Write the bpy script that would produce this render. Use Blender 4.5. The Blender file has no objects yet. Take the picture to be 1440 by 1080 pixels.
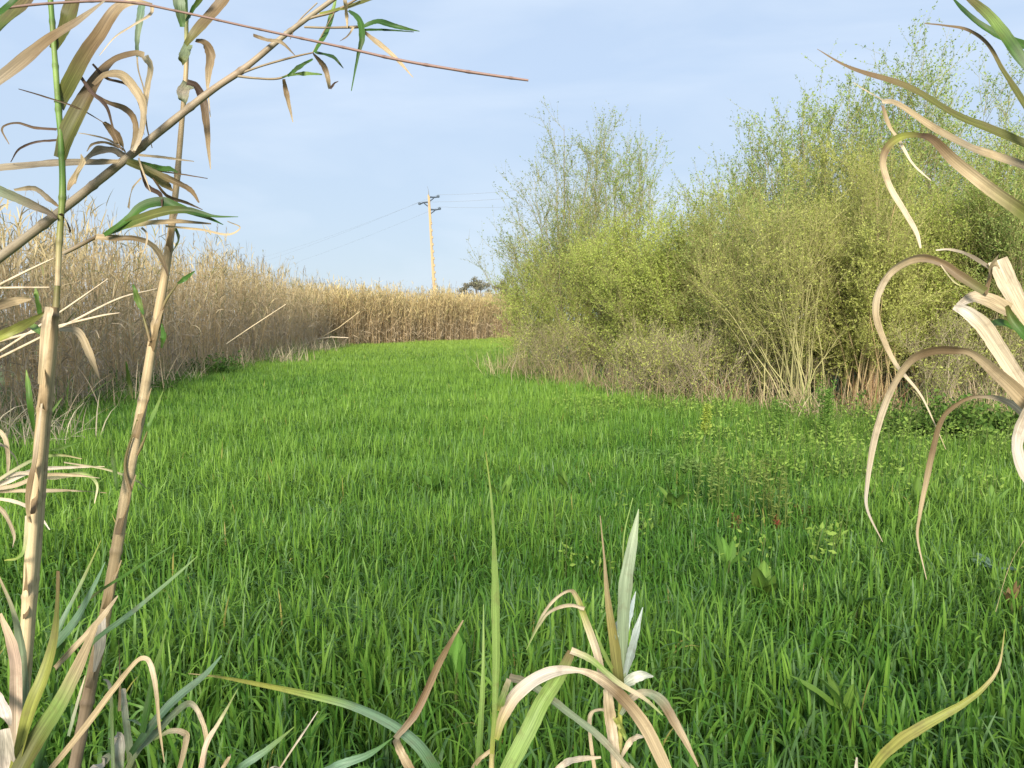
import bpy, math, random
import numpy as np
from mathutils import Vector

random.seed(7)
rng = np.random.default_rng(7)
C = bpy.context.scene.collection
R = math.radians

# ------------------------------------------------------------------ camera
F = 1070.0                       # focal length in pixels of the 1440 px wide photograph
PITCH = R(4.8)
CAM = np.array([0.0, 0.0, 1.6])
cam_d = bpy.data.cameras.new('camera'); cam_d.sensor_width = 36.0
cam_d.lens = 36.0 * F / 1440.0
cam_d.clip_start = 0.05; cam_d.clip_end = 6000
cam = bpy.data.objects.new('camera', cam_d); C.objects.link(cam)
cam.location = CAM; cam.rotation_euler = (R(90) - PITCH, 0, 0)
bpy.context.scene.camera = cam

# ------------------------------------------------------------------ light
SUN_AZ = R(185); SUN_EL = R(25)  # azimuth clockwise from +Y
w = bpy.data.worlds.new('World'); bpy.context.scene.world = w; w.use_nodes = True
nt = w.node_tree; N = nt.nodes; L = nt.links; N.clear()
out = N.new('ShaderNodeOutputWorld'); bg = N.new('ShaderNodeBackground')
sky = N.new('ShaderNodeTexSky'); sky.sky_type = 'NISHITA'; sky.sun_disc = False
sky.sun_elevation = SUN_EL; sky.sun_rotation = SUN_AZ
sky.air_density = 1.0; sky.dust_density = 0.6; sky.ozone_density = 1.0
tc = N.new('ShaderNodeTexCoord')
mp = N.new('ShaderNodeMapping'); mp.inputs['Scale'].default_value = (1.6, 1.6, 6.5); mp.inputs['Rotation'].default_value = (0.25, 0.32, 0.5)
nz = N.new('ShaderNodeTexNoise'); nz.inputs['Scale'].default_value = 1.5; nz.inputs['Detail'].default_value = 7; nz.inputs['Roughness'].default_value = 0.5
nz.inputs['Distortion'].default_value = 0.5
rp = N.new('ShaderNodeMapRange'); rp.inputs['From Min'].default_value = 0.47; rp.inputs['From Max'].default_value = 0.70
rp.inputs['To Min'].default_value = 0.0; rp.inputs['To Max'].default_value = 0.42
mx = N.new('ShaderNodeMix'); mx.data_type = 'RGBA'
mx.inputs['B'].default_value = (6.0, 6.8, 7.8, 1)      # streaks of thin high cloud
veil = N.new('ShaderNodeMix'); veil.data_type = 'RGBA'; veil.inputs['Factor'].default_value = 0.86
sx = N.new('ShaderNodeSeparateXYZ'); L.new(tc.outputs['Generated'], sx.inputs[0])
hz = N.new('ShaderNodeMapRange'); hz.inputs['From Min'].default_value = 0.0; hz.inputs['From Max'].default_value = 0.30
hm = N.new('ShaderNodeMix'); hm.data_type = 'RGBA'; hm.inputs['A'].default_value = (4.4, 5.3, 6.25, 1); hm.inputs['B'].default_value = (4.4, 5.5, 7.15, 1)
L.new(sx.outputs['Z'], hz.inputs['Value']); L.new(hz.outputs[0], hm.inputs['Factor']); L.new(hm.outputs['Result'], veil.inputs['B'])    # hazy spring sky
L.new(tc.outputs['Generated'], mp.inputs['Vector']); L.new(mp.outputs[0], nz.inputs['Vector'])
L.new(nz.outputs['Fac'], rp.inputs['Value']); L.new(rp.outputs[0], mx.inputs['Factor'])
L.new(sky.outputs[0], veil.inputs['A']); L.new(veil.outputs['Result'], mx.inputs['A']); L.new(mx.outputs['Result'], bg.inputs['Color'])
bg.inputs['Strength'].default_value = 0.08
L.new(bg.outputs[0], out.inputs['Surface'])

sun_d = bpy.data.lights.new('sun', 'SUN'); sun_d.energy = 5.0; sun_d.angle = R(20.0); sun_d.color = (1.0, 0.90, 0.75)
sun = bpy.data.objects.new('sun', sun_d); C.objects.link(sun)
sdir = Vector((math.sin(SUN_AZ) * math.cos(SUN_EL), math.cos(SUN_AZ) * math.cos(SUN_EL), math.sin(SUN_EL)))
sun.rotation_euler = sdir.to_track_quat('Z', 'Y').to_euler(); sun.location = (-20, -20, 15)
vs = bpy.context.scene.view_settings
vs.view_transform = 'Standard'; vs.look = 'None'; vs.gamma = 1.0; vs.use_curve_mapping = False
vs.exposure = 0.8
bpy.context.scene.cycles.diffuse_bounces = 6; bpy.context.scene.cycles.max_bounces = 10

# ------------------------------------------------------------------ helpers
FWD = np.array([0, math.cos(PITCH), -math.sin(PITCH)]); UP = np.array([0, math.sin(PITCH), math.cos(PITCH)]); RT = np.array([1.0, 0, 0])
def pt(u, v, d):
    return CAM + d * (FWD + RT * (u - 720) / F + UP * (540 - v) / F)
def ground(u, v):
    r = FWD + RT * (u - 720) / F + UP * (540 - v) / F
    return CAM + r * (CAM[2] / -r[2])
def nrm(a):
    return a / np.maximum(np.linalg.norm(a, axis=-1, keepdims=True), 1e-9)
def fbm2(x, y, s, seed=0, oct=3):
    g = np.random.default_rng(seed + 100); o = np.zeros_like(x, dtype=float); a = 1.0; t = 0
    for k in range(oct):
        for q in range(5):
            th = g.uniform(0, 2 * np.pi); f = s * 2 ** k * g.uniform(0.7, 1.4)
            o += a * np.sin(f * (x * np.cos(th) + y * np.sin(th)) + g.uniform(0, 6.28))
        t += a * 2.2; a *= 0.55
    return o / t            # about -1..1

class MB:
    def __init__(s): s.v = []; s.f = []; s.c = []; s.st = []; s.n = 0
    def add(s, V, Q, Cc, ST=None):
        V = V.reshape(-1, 3)
        s.v.append(V); s.f.append(Q.reshape(-1, 4) + s.n)
        Cc = np.broadcast_to(Cc, (len(V), 3)); s.c.append(Cc)
        s.st.append(np.zeros((len(V), 3)) if ST is None else ST.reshape(-1, 3)); s.n += len(V)
    def build(s, name, mat, parent=None, smooth=True):
        V = np.concatenate(s.v).astype(np.float32); Q = np.concatenate(s.f).astype(np.int32)
        Cc = np.concatenate(s.c); ST = np.concatenate(s.st).astype(np.float32)
        if parent is not None:
            root = parent
            while root.parent: root = root.parent
            V = V - np.array(root.location, dtype=np.float32)
        me = bpy.data.meshes.new(name)
        me.vertices.add(len(V)); me.vertices.foreach_set('co', V.ravel())
        me.loops.add(Q.size); me.loops.foreach_set('vertex_index', Q.ravel())
        me.polygons.add(len(Q)); me.polygons.foreach_set('loop_start', np.arange(0, Q.size, 4, dtype=np.int32))
        me.polygons.foreach_set('use_smooth', np.full(len(Q), smooth, dtype=bool))
        a = me.attributes.new('Col', 'FLOAT_COLOR', 'POINT')
        a.data.foreach_set('color', np.concatenate([Cc, np.ones((len(Cc), 1))], 1).astype(np.float32).ravel())
        b = me.attributes.new('st', 'FLOAT_VECTOR', 'POINT'); b.data.foreach_set('vector', ST.ravel())
        me.update(calc_edges=True); me.validate()
        me.materials.append(mat)
        o = bpy.data.objects.new(name, me); C.objects.link(o)
        if parent is not None: o.parent = parent
        return o

def tubes(mb, P, Rr, col, S=3, twist=0.0):
    """P (n,k,3) centre lines, Rr (n,k) radii, col (n,3) or (n,k,3)"""
    n, k, _ = P.shape
    T = nrm(np.gradient(P, axis=1))
    ref = np.array([0.43, 0.86, 0.27])
    U = nrm(np.cross(T, ref)); W = np.cross(T, U)
    a = np.linspace(0, 2 * np.pi, S, endpoint=False)
    V = P[:, :, None, :] + Rr[:, :, None, None] * (np.cos(a)[None, None, :, None] * U[:, :, None, :] + np.sin(a)[None, None, :, None] * W[:, :, None, :])
    idx = np.arange(n * k * S).reshape(n, k, S)
    j = np.roll(np.arange(S), -1)
    Q = np.stack([idx[:, :-1, :], idx[:, :-1][:, :, j], idx[:, 1:][:, :, j], idx[:, 1:, :]], -1)
    if col.ndim == 2: col = np.broadcast_to(col[:, None, :], (n, k, 3))
    Cc = np.broadcast_to(col[:, :, None, :], (n, k, S, 3)).reshape(-1, 3)
    ST = np.zeros((n, k, S, 3)); ST[..., 0] = (np.arange(S) / S)[None, None, :]; ST[..., 1] = np.linspace(0, 1, k)[None, :, None]
    ST[..., 2] = np.arange(n)[:, None, None] * 0.37
    mb.add(V, Q, Cc, ST)

def ribbons(mb, P, W, Sd, col):
    """flat blades: P (n,k,3), W (n,k) half widths, Sd (n,3) or (n,k,3), col (n,3) or (n,k,3)"""
    n, k, _ = P.shape
    if Sd.ndim == 2: Sd = Sd[:, None, :]
    V = np.stack([P - W[..., None] * Sd, P + W[..., None] * Sd], 2)
    idx = np.arange(n * k * 2).reshape(n, k, 2)
    Q = np.stack([idx[:, :-1, 0], idx[:, :-1, 1], idx[:, 1:, 1], idx[:, 1:, 0]], -1)
    if col.ndim == 2: col = np.broadcast_to(col[:, None, :], (n, k, 3))
    Cc = np.repeat(col.reshape(-1, 3), 2, axis=0)
    mb.add(V, Q, Cc)

def leaves(mb, pos, d, L_, W_, col, g=rng):
    """small rhombic leaves"""
    n = len(pos)
    d = nrm(d); s = nrm(np.cross(d, g.normal(size=(n, 3))))
    nn = np.cross(d, s)
    L_ = np.broadcast_to(L_, (n,))[:, None]; W_ = np.broadcast_to(W_, (n,))[:, None]
    V = np.stack([pos, pos + d * L_ * .45 + s * W_ * .5 + nn * W_ * .12, pos + d * L_, pos + d * L_ * .45 - s * W_ * .5 + nn * W_ * .12], 1)
    Q = np.arange(n * 4).reshape(n, 4)
    mb.add(V, Q, np.repeat(col, 4, axis=0))

def arcs(base, az, L_, th0, kap, k, p=1.5):
    """curved strands leaving base at angle th0 from the vertical and bending over by kap"""
    n = len(base); t = np.linspace(0, 1, k)[None, :]
    th = th0[:, None] + kap[:, None] * t ** p
    ds = (L_ / (k - 1))[:, None]
    thm = (th[:, 1:] + th[:, :-1]) / 2
    r = np.concatenate([np.zeros((n, 1)), np.cumsum(np.sin(thm) * ds, 1)], 1)
    z = np.concatenate([np.zeros((n, 1)), np.cumsum(np.cos(thm) * ds, 1)], 1)
    P = np.empty((n, k, 3))
    P[..., 0] = base[:, 0:1] + r * np.cos(az)[:, None]; P[..., 1] = base[:, 1:2] + r * np.sin(az)[:, None]; P[..., 2] = base[:, 2:3] + z
    return P
def side_of(az, tw):
    s = np.stack([-np.sin(az), np.cos(az), np.zeros_like(az)], 1)
    s[:, 2] = tw
    return nrm(s)
def mixc(a, b, t):
    a = np.asarray(a, float); b = np.asarray(b, float); t = np.asarray(t)[..., None]
    return a * (1 - t) + b * t

def thing(name, label, cat, loc, group=None):
    o = bpy.data.objects.new(name, None); C.objects.link(o); o.empty_display_size = 0.1
    o.location = [float(q) for q in loc]; o['label'] = label; o['category'] = cat
    if group: o['group'] = group
    return o
def tag(o, label=None, cat=None, group=None, kind=None):
    if label: o['label'] = label
    if cat: o['category'] = cat
    if group: o['group'] = group
    if kind: o['kind'] = kind
    return o

# ------------------------------------------------------------------ materials
def leafmat(name, transl=0.3, rough=0.5, spec=0.3, veins=0.0, mottle=0.0, gain=1.0):
    m = bpy.data.materials.new(name); m.use_nodes = True
    nt = m.node_tree; n = nt.nodes; l = nt.links; n.clear()
    o = n.new('ShaderNodeOutputMaterial'); at = n.new('ShaderNodeAttribute'); at.attribute_name = 'Col'
    p = n.new('ShaderNodeBsdfPrincipled'); p.inputs['Roughness'].default_value = rough; p.inputs['Specular IOR Level'].default_value = spec
    colr = at.outputs['Color']
    if veins or mottle:
        s = n.new('ShaderNodeAttribute'); s.attribute_name = 'st'
        mp = n.new('ShaderNodeMapping'); mp.inputs['Scale'].default_value = (16, 1.4, 7)
        z = n.new('ShaderNodeTexNoise'); z.inputs['Scale'].default_value = 1.0; z.inputs['Detail'].default_value = 4
        l.new(s.outputs['Vector'], mp.inputs[0]); l.new(mp.outputs[0], z.inputs['Vector'])
        r = n.new('ShaderNodeMapRange'); r.inputs['From Min'].default_value = .3; r.inputs['From Max'].default_value = .7
        r.inputs['To Min'].default_value = 1 - veins; r.inputs['To Max'].default_value = 1 + veins * .7
        l.new(z.outputs['Fac'], r.inputs['Value'])
        mu = n.new('ShaderNodeMix'); mu.data_type = 'RGBA'; mu.blend_type = 'MULTIPLY'; mu.inputs['Factor'].default_value = 1
        l.new(colr, mu.inputs['A']); l.new(r.outputs[0], mu.inputs['B']); colr = mu.outputs['Result']
        if mottle:
            tcn = n.new('ShaderNodeTexCoord')
            z2 = n.new('ShaderNodeTexNoise'); z2.inputs['Scale'].default_value = 28; z2.inputs['Detail'].default_value = 6; z2.inputs['Roughness'].default_value = .65
            l.new(tcn.outputs['Object'], z2.inputs['Vector'])
            r2 = n.new('ShaderNodeMapRange'); r2.inputs['From Min'].default_value = .52; r2.inputs['From Max'].default_value = .75
            r2.inputs['To Min'].default_value = 0; r2.inputs['To Max'].default_value = mottle
            l.new(z2.outputs['Fac'], r2.inputs['Value'])
            m2 = n.new('ShaderNodeMix'); m2.data_type = 'RGBA'; m2.inputs['B'].default_value = (.13, .085, .05, 1)
            l.new(r2.outputs[0], m2.inputs['Factor']); l.new(colr, m2.inputs['A']); colr = m2.outputs['Result']
    l.new(colr, p.inputs['Base Color'])
    if transl:
        t = n.new('ShaderNodeBsdfTranslucent'); ms = n.new('ShaderNodeMixShader'); ms.inputs['Fac'].default_value = transl
        l.new(colr, t.inputs['Color']); l.new(p.outputs[0], ms.inputs[1]); l.new(t.outputs[0], ms.inputs[2]); l.new(ms.outputs[0], o.inputs['Surface'])
    else: l.new(p.outputs[0], o.inputs['Surface'])
    return m
M_grass = leafmat('grass_blades', .42, .46, .25)
M_reed = leafmat('dry_reed', .35, .6, .2)
M_leaf = leafmat('shrub_leaf', .4, .5, .25)
M_bark = leafmat('bark', 0, .85, .15)
M_blade = leafmat('reed_leaf', .30, .5, .28, veins=.38, mottle=.5)
M_cane = leafmat('cane_skin', 0, .5, .3, veins=.28, mottle=.7)
M_weed = leafmat('weed_leaf', .35, .6, .18, veins=.1)
M_conc = leafmat('weathered_concrete', 0, .9, .1, veins=.08)

def ground_mat():
    m = bpy.data.materials.new('field_soil'); m.use_nodes = True
    n = m.node_tree.nodes; l = m.node_tree.links; p = n['Principled BSDF']; p.inputs['Roughness'].default_value = .95
    tcn = n.new('ShaderNodeTexCoord'); z = n.new('ShaderNodeTexNoise'); z.inputs['Scale'].default_value = 1.3; z.inputs['Detail'].default_value = 8
    l.new(tcn.outputs['Object'], z.inputs['Vector'])
    cr = n.new('ShaderNodeValToRGB'); cr.color_ramp.elements[0].position = .35; cr.color_ramp.elements[1].position = .7
    cr.color_ramp.elements[0].color = (.045, .085, .018, 1); cr.color_ramp.elements[1].color = (.085, .125, .03, 1)
    l.new(z.outputs['Fac'], cr.inputs[0]); l.new(cr.outputs[0], p.inputs['Base Color'])
    return m

# ------------------------------------------------------------------ the setting: ground
def grid_ground():
    xs = np.array([-3000, -300, -60, -20, -10, -5, 0, 5, 10, 20, 60, 300, 3000.]); ys = np.array([-3000, -200, -20, 0, 5, 10, 20, 30, 45, 60, 90, 300, 1000, 3000.])
    X, Y = np.meshgrid(xs, ys, indexing='ij'); Z = np.zeros_like(X)
    V = np.stack([X, Y, Z], -1); i = np.arange(X.size).reshape(X.shape)
    Q = np.stack([i[:-1, :-1], i[1:, :-1], i[1:, 1:], i[:-1, 1:]], -1)
    mb = MB(); mb.add(V, Q, np.array([.04, .06, .02])); o = mb.build('ground', ground_mat()); tag(o, kind='structure')
grid_ground()

LE = np.array([(-8, -3.5), (0, -4.5), (6, -5.6), (10, -6.6), (11.8, -7.1), (18, -8.4), (24.5, -8.9), (45, -10.1), (62, -11)])
RE = np.array([(-8, 14), (10.2, 12), (11.0, 8.5), (11.5, 4.8), (13.2, 3.4), (14.9, 2.2), (21, .2), (34, -.3), (64, -1)])
def left_edge(y): return np.interp(y, LE[:, 0], LE[:, 1])
def right_edge(y): return np.interp(y, RE[:, 0], RE[:, 1])
def far_edge(x): return 45 + (x + 10) * 16 / 9

def meadow():
    mb = MB()
    zones = [(0.9, 3.4, 3400, 10, (.24, .45), (.0032, .0072)), (3.4, 5, 3600, 8, (.22, .40), (.0030, .0060)), (5, 7, 3300, 7, (.20, .37), (.0030, .0058)),
             (7, 13, 2200, 5, (.18, .34), (.0034, .0060)), (13, 25, 1200, 4, (.17, .31), (.0045, .0078)), (25, 66, 420, 3, (.16, .29), (.009, .015))]
    for y0, y1, den, k, hh, ww in zones:
        hw = lambda y: .70 * y + 1.2
        area = (hw(y0) + hw(y1)) * (y1 - y0); n = int(area * den)
        y = np.sqrt(rng.uniform((y0 + 1.7) ** 2, (y1 + 1.7) ** 2, n)) - 1.7
        x = rng.uniform(-1, 1, n) * hw(y)
        ok = (x > left_edge(y) - .5) & (x < right_edge(y) + 1.0) & (y < far_edge(x) + .8)
        x = x[ok]; y = y[ok]; n = len(x)
        big = fbm2(x, y, .55, 1); fine = fbm2(x, y, 3.0, 2)
        # gather the blades into tillers
        base = np.stack([x, y, np.zeros(n)], 1)
        hL = rng.uniform(*hh, n) * np.where(rng.random(n) > .62 + .38 * fine, .45, 1) * (1 + .22 * big + .20 * fine)
        hL *= np.where(rng.random(n) < .25, .65, 1)
        az = rng.uniform(0, 2 * np.pi, n)
        th0 = np.abs(rng.normal(0, .17, n)); kap = np.where(rng.random(n) < .42, rng.uniform(0, .7, n), rng.uniform(1.7, 3.3, n))
        P = arcs(base, az, hL, th0, kap, k, 2.8 if y1 < 8 else 2.3)
        t = np.linspace(0, 1, k)
        prof = np.interp(t, [0, .3, .65, .85, .95, 1], [.75, 1, .97, .78, .42, .05])
        Wd = rng.uniform(*ww, n)[:, None] * prof[None, :]
        Sd = side_of(az + rng.normal(0, .5, n), rng.normal(0, .25, n))
        mixv = np.clip(.5 + .33 * big + .25 * fine + rng.normal(0, .22, n), 0, 1)
        col = mixc((.070, .182, .026), (.200, .350, .052), mixv)
        # field gets paler and yellower towards its far end and beside the willow scrub
        dry = np.clip((y - 16) / 40, 0, 1) * .55 + np.clip((x - .12 * y - .8) / 5, 0, 1) * .25
        col = mixc(col, (.33, .43, .075), dry)
        blue = rng.random(n) < np.interp(y, [2, 5, 9], [.20, .15, .08])
        col[blue] = mixc(col[blue], (.10, .18, .085), .6)
        yel = rng.random(n) < .003
        col[yel] = (.36, .33, .10)
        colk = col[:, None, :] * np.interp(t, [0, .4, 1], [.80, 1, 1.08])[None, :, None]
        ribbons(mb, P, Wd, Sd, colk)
    o = mb.build('meadow_grass', M_grass)
    tag(o, 'long lush green grass covering the whole field', 'grass', kind='stuff')
meadow()

# ------------------------------------------------------------------ reed beds
def along(poly, n):
    poly = np.array(poly, float); seg = np.linalg.norm(np.diff(poly, axis=0), axis=1); cum = np.concatenate([[0], np.cumsum(seg)])
    s = rng.uniform(0, cum[-1], n)
    P = np.stack([np.interp(s, cum, poly[:, 0]), np.interp(s, cum, poly[:, 1])], 1)
    e = .3
    A = np.stack([np.interp(np.clip(s + e, 0, cum[-1]), cum, poly[:, q]) - np.interp(np.clip(s - e, 0, cum[-1]), cum, poly[:, q]) for q in (0, 1)], 1)
    return P, nrm(A), s, cum[-1]
def reed_bed(label, poly, thick, den, hfun, nleaf, lean, leafw=(.010, .017), stemr=.009, back_side=1, warm=.5, grey=0.0):
    mb = MB()
    _, _, _, Ltot = along(poly, 2); n = int(Ltot * thick * den)
    P0, A, s, _ = along(poly, n)
    nor = np.stack([-A[:, 1], A[:, 0]], 1) * back_side
    off = rng.random(n) ** 1.25 * thick + .22 * fbm2(P0[:, 0], P0[:, 1], 1.6, 5) + .25
    base = np.concatenate([P0 + nor * off[:, None], np.zeros((n, 1))], 1)
    H = hfun(base[:, 0], base[:, 1]) * (1 + .13 * fbm2(base[:, 0], base[:, 1], 1.1, 9)) * rng.normal(1, .085, n)
    H *= np.where(off < .5, rng.uniform(.62, 1, n), 1)
    az = rng.uniform(0, 2 * np.pi, n); k = 7
    P = arcs(base, az, H, np.abs(rng.normal(0, lean, n)), np.abs(rng.normal(0, .22, n)), k, 1.6)
    t = np.linspace(0, 1, k)
    Rr = rng.uniform(.65, 1.25, n)[:, None] * stemr * np.interp(t, [0, .7, 1], [1, .75, .25])[None, :]
    sc = mixc((.44, .34, .20), (.72, .57, .34), rng.random(n))
    tubes(mb, P, Rr, sc, 3)
    # leaves up the canes
    m = nleaf; ci = np.repeat(np.arange(n), m); nl = len(ci)
    tt = rng.uniform(.02, 1, nl) ** .85; fi = tt * (k - 1); i0 = np.minimum(fi.astype(int), k - 2); fr = (fi - i0)[:, None]
    bp = P[ci, i0] * (1 - fr) + P[ci, i0 + 1] * fr
    laz = rng.uniform(0, 2 * np.pi, nl)
    th0 = np.where(rng.random(nl) < .55, rng.uniform(.12, .7, nl), rng.uniform(.5, 2.2, nl)); kap = rng.gamma(1.7, .62, nl)
    upper = np.clip((tt - .6) / .4, 0, 1)
    th0 = th0 * (1 - .5 * upper); LL = rng.uniform(.25, .62, nl) * (1 - .25 * upper)
    LP = arcs(bp, laz, LL, th0, kap, 5, 1.3)
    prof = np.array([.55, 1, .85, .5, .04])
    LW = rng.uniform(*leafw, nl)[:, None] * prof[None]
    c_low = mixc((.34, .27, .185), (.66, .54, .375), rng.random(nl)); c_top = mixc((.46, .37, .17), (.72, .60, .31), rng.random(nl)) * (1 - .30 * grey)
    col = mixc(c_low, c_top, np.clip((tt - .35) / .5, 0, 1) * (.5 + .5 * warm))
    gv = (grey * np.clip(1.15 - tt, 0, 1)); col = mixc(col, col.mean(1, keepdims=True) * np.array([[.98, .86, .72]]), gv)
    gr = rng.random(nl) < .10 * (tt > .5)
    col[gr] = mixc(col[gr], (.17, .20, .06), .7)
    ribbons(mb, LP, LW, side_of(laz + rng.normal(0, .7, nl), rng.normal(0, .4, nl)), col)
    # feathery flower spikes standing over the tops
    pi = np.where(rng.random(n) < .08)[0]; q = 14; ci = np.repeat(pi, q); nq = len(ci)
    tp = P[pi, -1]; LS = rng.uniform(.3, .6, len(pi)); az2 = rng.uniform(0, 6.28, len(pi))
    SP = arcs(tp - [0, 0, .05], az2, LS, rng.uniform(0, .15, len(pi)), rng.uniform(0, .4, len(pi)), 4)
    tubes(mb, SP, np.full((len(pi), 4), .004), np.tile(np.array([[.22, .17, .10]]), (len(pi), 1)), 3)
    u = rng.random(nq) * 3; j = np.minimum(u.astype(int), 2); fr = (u - j)[:, None]; pidx = np.repeat(np.arange(len(pi)), q)
    bp = SP[pidx, j] * (1 - fr) + SP[pidx, j + 1] * fr
    fz = rng.uniform(0, 6.28, nq)
    FP = arcs(bp, fz, rng.uniform(.06, .16, nq), rng.uniform(.15, .6, nq), rng.uniform(0, .6, nq), 3)
    ribbons(mb, FP, np.tile(np.array([[.004, .006, .001]]), (nq, 1)), side_of(fz, np.zeros(nq)), np.tile(np.array([[.24, .19, .12]]), (nq, 1)))
    o = mb.build('reed_bed', M_reed, smooth=False)
    tag(o, label, 'reeds', kind='stuff')
    return o
hl = lambda x, y: np.interp(y, [-8, 8, 12, 18, 26, 36, 45, 56, 70], [3.3, 3.25, 3.3, 3.5, 3.65, 3.65, 3.4, 3.35, 3.4])
lpoly = [(-7.0, 7.4), (-6.8, 10), (-7.2, 11.8), (-8.5, 18), (-9.0, 24.5), (-9.6, 35), (-10.2, 44.5)]
reed_bed('tall tangled bed of grey brown dead reeds along the left side of the field', lpoly, 4.2, 15, hl, 15, .13, warm=.7, grey=.5)
reed_bed('straight golden bed of dry reeds closing the far end of the field', [(-10.6, 43.5), (-5.5, 53.5), (-1.0, 61.2), (2.0, 66.5)], 5.0, 32, hl, 15, .05, leafw=(.014, .024), stemr=.013, warm=.9)
reed_bed('dry yellow reeds glimpsed behind the willow scrub on the right', [(3.5, 27), (7, 22), (13, 19.5), (20, 18)], 2.5, 9, lambda x, y: np.full_like(x, 3.4), 12, .09, stemr=.012, warm=.9)
reed_bed('dead reeds continuing outside the picture to the left of the tall canes', [(5.0, -4.6), (0.5, -3.4), (-3.0, -3.0), (-4.4, -1), (-5.2, 3), (-6.6, 7.2)], 2.2, 6, lambda x, y: np.full_like(x, 3.6), 12, .10, warm=.5)

# ------------------------------------------------------------------ willows
def bez(p0, p1, p2, k):
    t = np.linspace(0, 1, k)[None, :, None]
    return (1 - t) ** 2 * p0[:, None] + 2 * (1 - t) * t * p1[:, None] + t ** 2 * p2[:, None]
def on_curve(P, ci, t):
    k = P.shape[1]; fi = t * (k - 1); i0 = np.minimum(fi.astype(int), k - 2); fr = (fi - i0)[:, None]
    return P[ci, i0] * (1 - fr) + P[ci, i0 + 1] * fr, nrm(P[ci, i0 + 1] - P[ci, i0])
def willow(name, label, cat, u, d, topv, halfw, stems=18, nb=13, nt_=5, nlv=9, leafL=(.030, .055), cols=((.10, .14, .02), (.26, .28, .045)),
           low=.12, lean=(0, 0), airy=0.0, base_r=.35, group='willow scrub on the right side of the field', stem_col=((.17, .14, .08), (.36, .31, .18)), stem_r=.020, depth_r=None, thick=0, twig_col=((.25, .23, .10), (.44, .42, .18))):
    g = np.random.default_rng(int(u * 7 + d * 13))
    r0 = FWD + RT * (u - 720) / F; base = np.array([CAM[0] + (u - 720) / F * d, d, 0.0])
    Ht = pt(u, topv, d)[2]; hw_ = halfw / F * d
    dr = hw_ if depth_r is None else depth_r
    th = thing(name, label, cat, base, group)
    n = stems
    rad = np.sqrt(g.random(n)); a = g.uniform(0, 2 * np.pi, n)
    b0 = base + np.stack([g.normal(0, base_r, n), g.normal(0, base_r, n), np.zeros(n)], 1)
    ex = rad * np.cos(a) * hw_ * .85; ey = rad * np.sin(a) * dr * .85
    hz = Ht * np.sqrt(np.clip(1 - .60 * rad ** 2, .1, 1)) * g.uniform(.70, .97, n)
    end = b0 + np.stack([ex + lean[0] * hz, ey + lean[1] * hz, hz], 1)
    mid = b0 + (end - b0) * .5 + np.stack([-.12 * ex, -.12 * ey, .07 * hz], 1) + g.normal(0, .10, (n, 3)) * [1, 1, .3]
    k = 10; P = bez(b0, mid, end, k)
    wig = np.cumsum(g.normal(0, .02, (n, k, 3)), 1); wig[:, 0] = 0; P = P + wig
    mb = MB(); tk = np.linspace(0, 1, k)
    rt = np.tile(base, (n, 1)) - [0, 0, .03]; tubes(mb, bez(rt, (rt + b0) / 2, b0 - [0, 0, .02], 4), np.full((n, 4), .012), np.tile([[.2, .17, .1]], (n, 1)), 4)
    Rr = (g.uniform(.6, 1.4, n) * stem_r)[:, None] * np.interp(tk, [0, .6, 1], [1, .6, .15])[None]
    Rr[:thick] *= 3.2
    tubes(mb, P, Rr, mixc(stem_col[0], stem_col[1], g.random(n)), 5)
    mb2 = MB()
    # branches
    ci = np.repeat(np.arange(n), nb); m = len(ci); t = low + (1 - low) * g.random(m) ** .8
    bp, tg = on_curve(P, ci, t)
    outw = nrm((bp - base) * [1, 1, .25]) * .35
    dirn = nrm(tg * .75 + g.normal(0, .58, (m, 3)) + outw + [0, 0, .30])
    BL = Ht * g.uniform(.10, .27, m) * np.interp(t, [0, .5, 1], [1.1, 1.0, .62])
    e = bp + dirn * BL[:, None]; md = bp + dirn * BL[:, None] * .5 + g.normal(0, .05, (m, 3)) - [0, 0, .03]
    B = bez(bp, md, e + [0, 0, .06], 5)
    B[..., 2] = np.maximum(B[..., 2], .03)
    tubes(mb2, B, np.full((m, 1), stem_r * .30) * np.array([[1, .85, .7, .5, .25]]), mixc(twig_col[0], twig_col[1], g.random(m)), 3)
    # twigs
    cj = np.repeat(np.arange(m), nt_); q = len(cj); t2 = g.uniform(.15, 1, q)
    tp, tg2 = on_curve(B, cj, t2)
    d2 = nrm(tg2 * .8 + g.normal(0, .5, (q, 3)) + [0, 0, .22])
    TL = g.uniform(.16, .55, q) * (.75 + .05 * Ht)
    Tw = bez(tp, tp + d2 * TL[:, None] * .5 + g.normal(0, .02, (q, 3)), tp + d2 * TL[:, None] + np.array([0, 0, .05]), 4)
    Tw[..., 2] = np.maximum(Tw[..., 2], .03)
    tubes(mb2, Tw, np.full((q, 1), .0030) * np.array([[1, .85, .6, .3]]), mixc(twig_col[0], twig_col[1], g.random(q)), 3)
    mb.build('trunk', M_bark, th); mb2.build('twigs', M_bark, th)
    # leaves
    lf = MB(); cl = np.repeat(np.arange(q), nlv); z = len(cl)
    cden = fbm2(tp[:, 0] + tp[:, 1] * .7, tp[:, 2] * 1.1, 2.0, int(u)); hgt = tp[:, 2] / Ht
    keep_p = np.clip(.78 + .50 * cden, .10, 1) * np.interp(hgt, [0, .10, .26, 1], [.25, .60, 1, 1 - airy])
    keep = g.random(z) < keep_p[cl]
    cl = cl[keep]; z = len(cl); t3 = g.uniform(.1, 1.02, z)
    lp, tg3 = on_curve(Tw, cl, np.minimum(t3, 1))
    ld = nrm(tg3 * .5 + g.normal(0, .7, (z, 3)))
    cm = np.clip(.5 + .35 * cden[cl] + g.normal(0, .25, z), 0, 1)
    col = mixc(cols[0], cols[1], cm)
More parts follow.
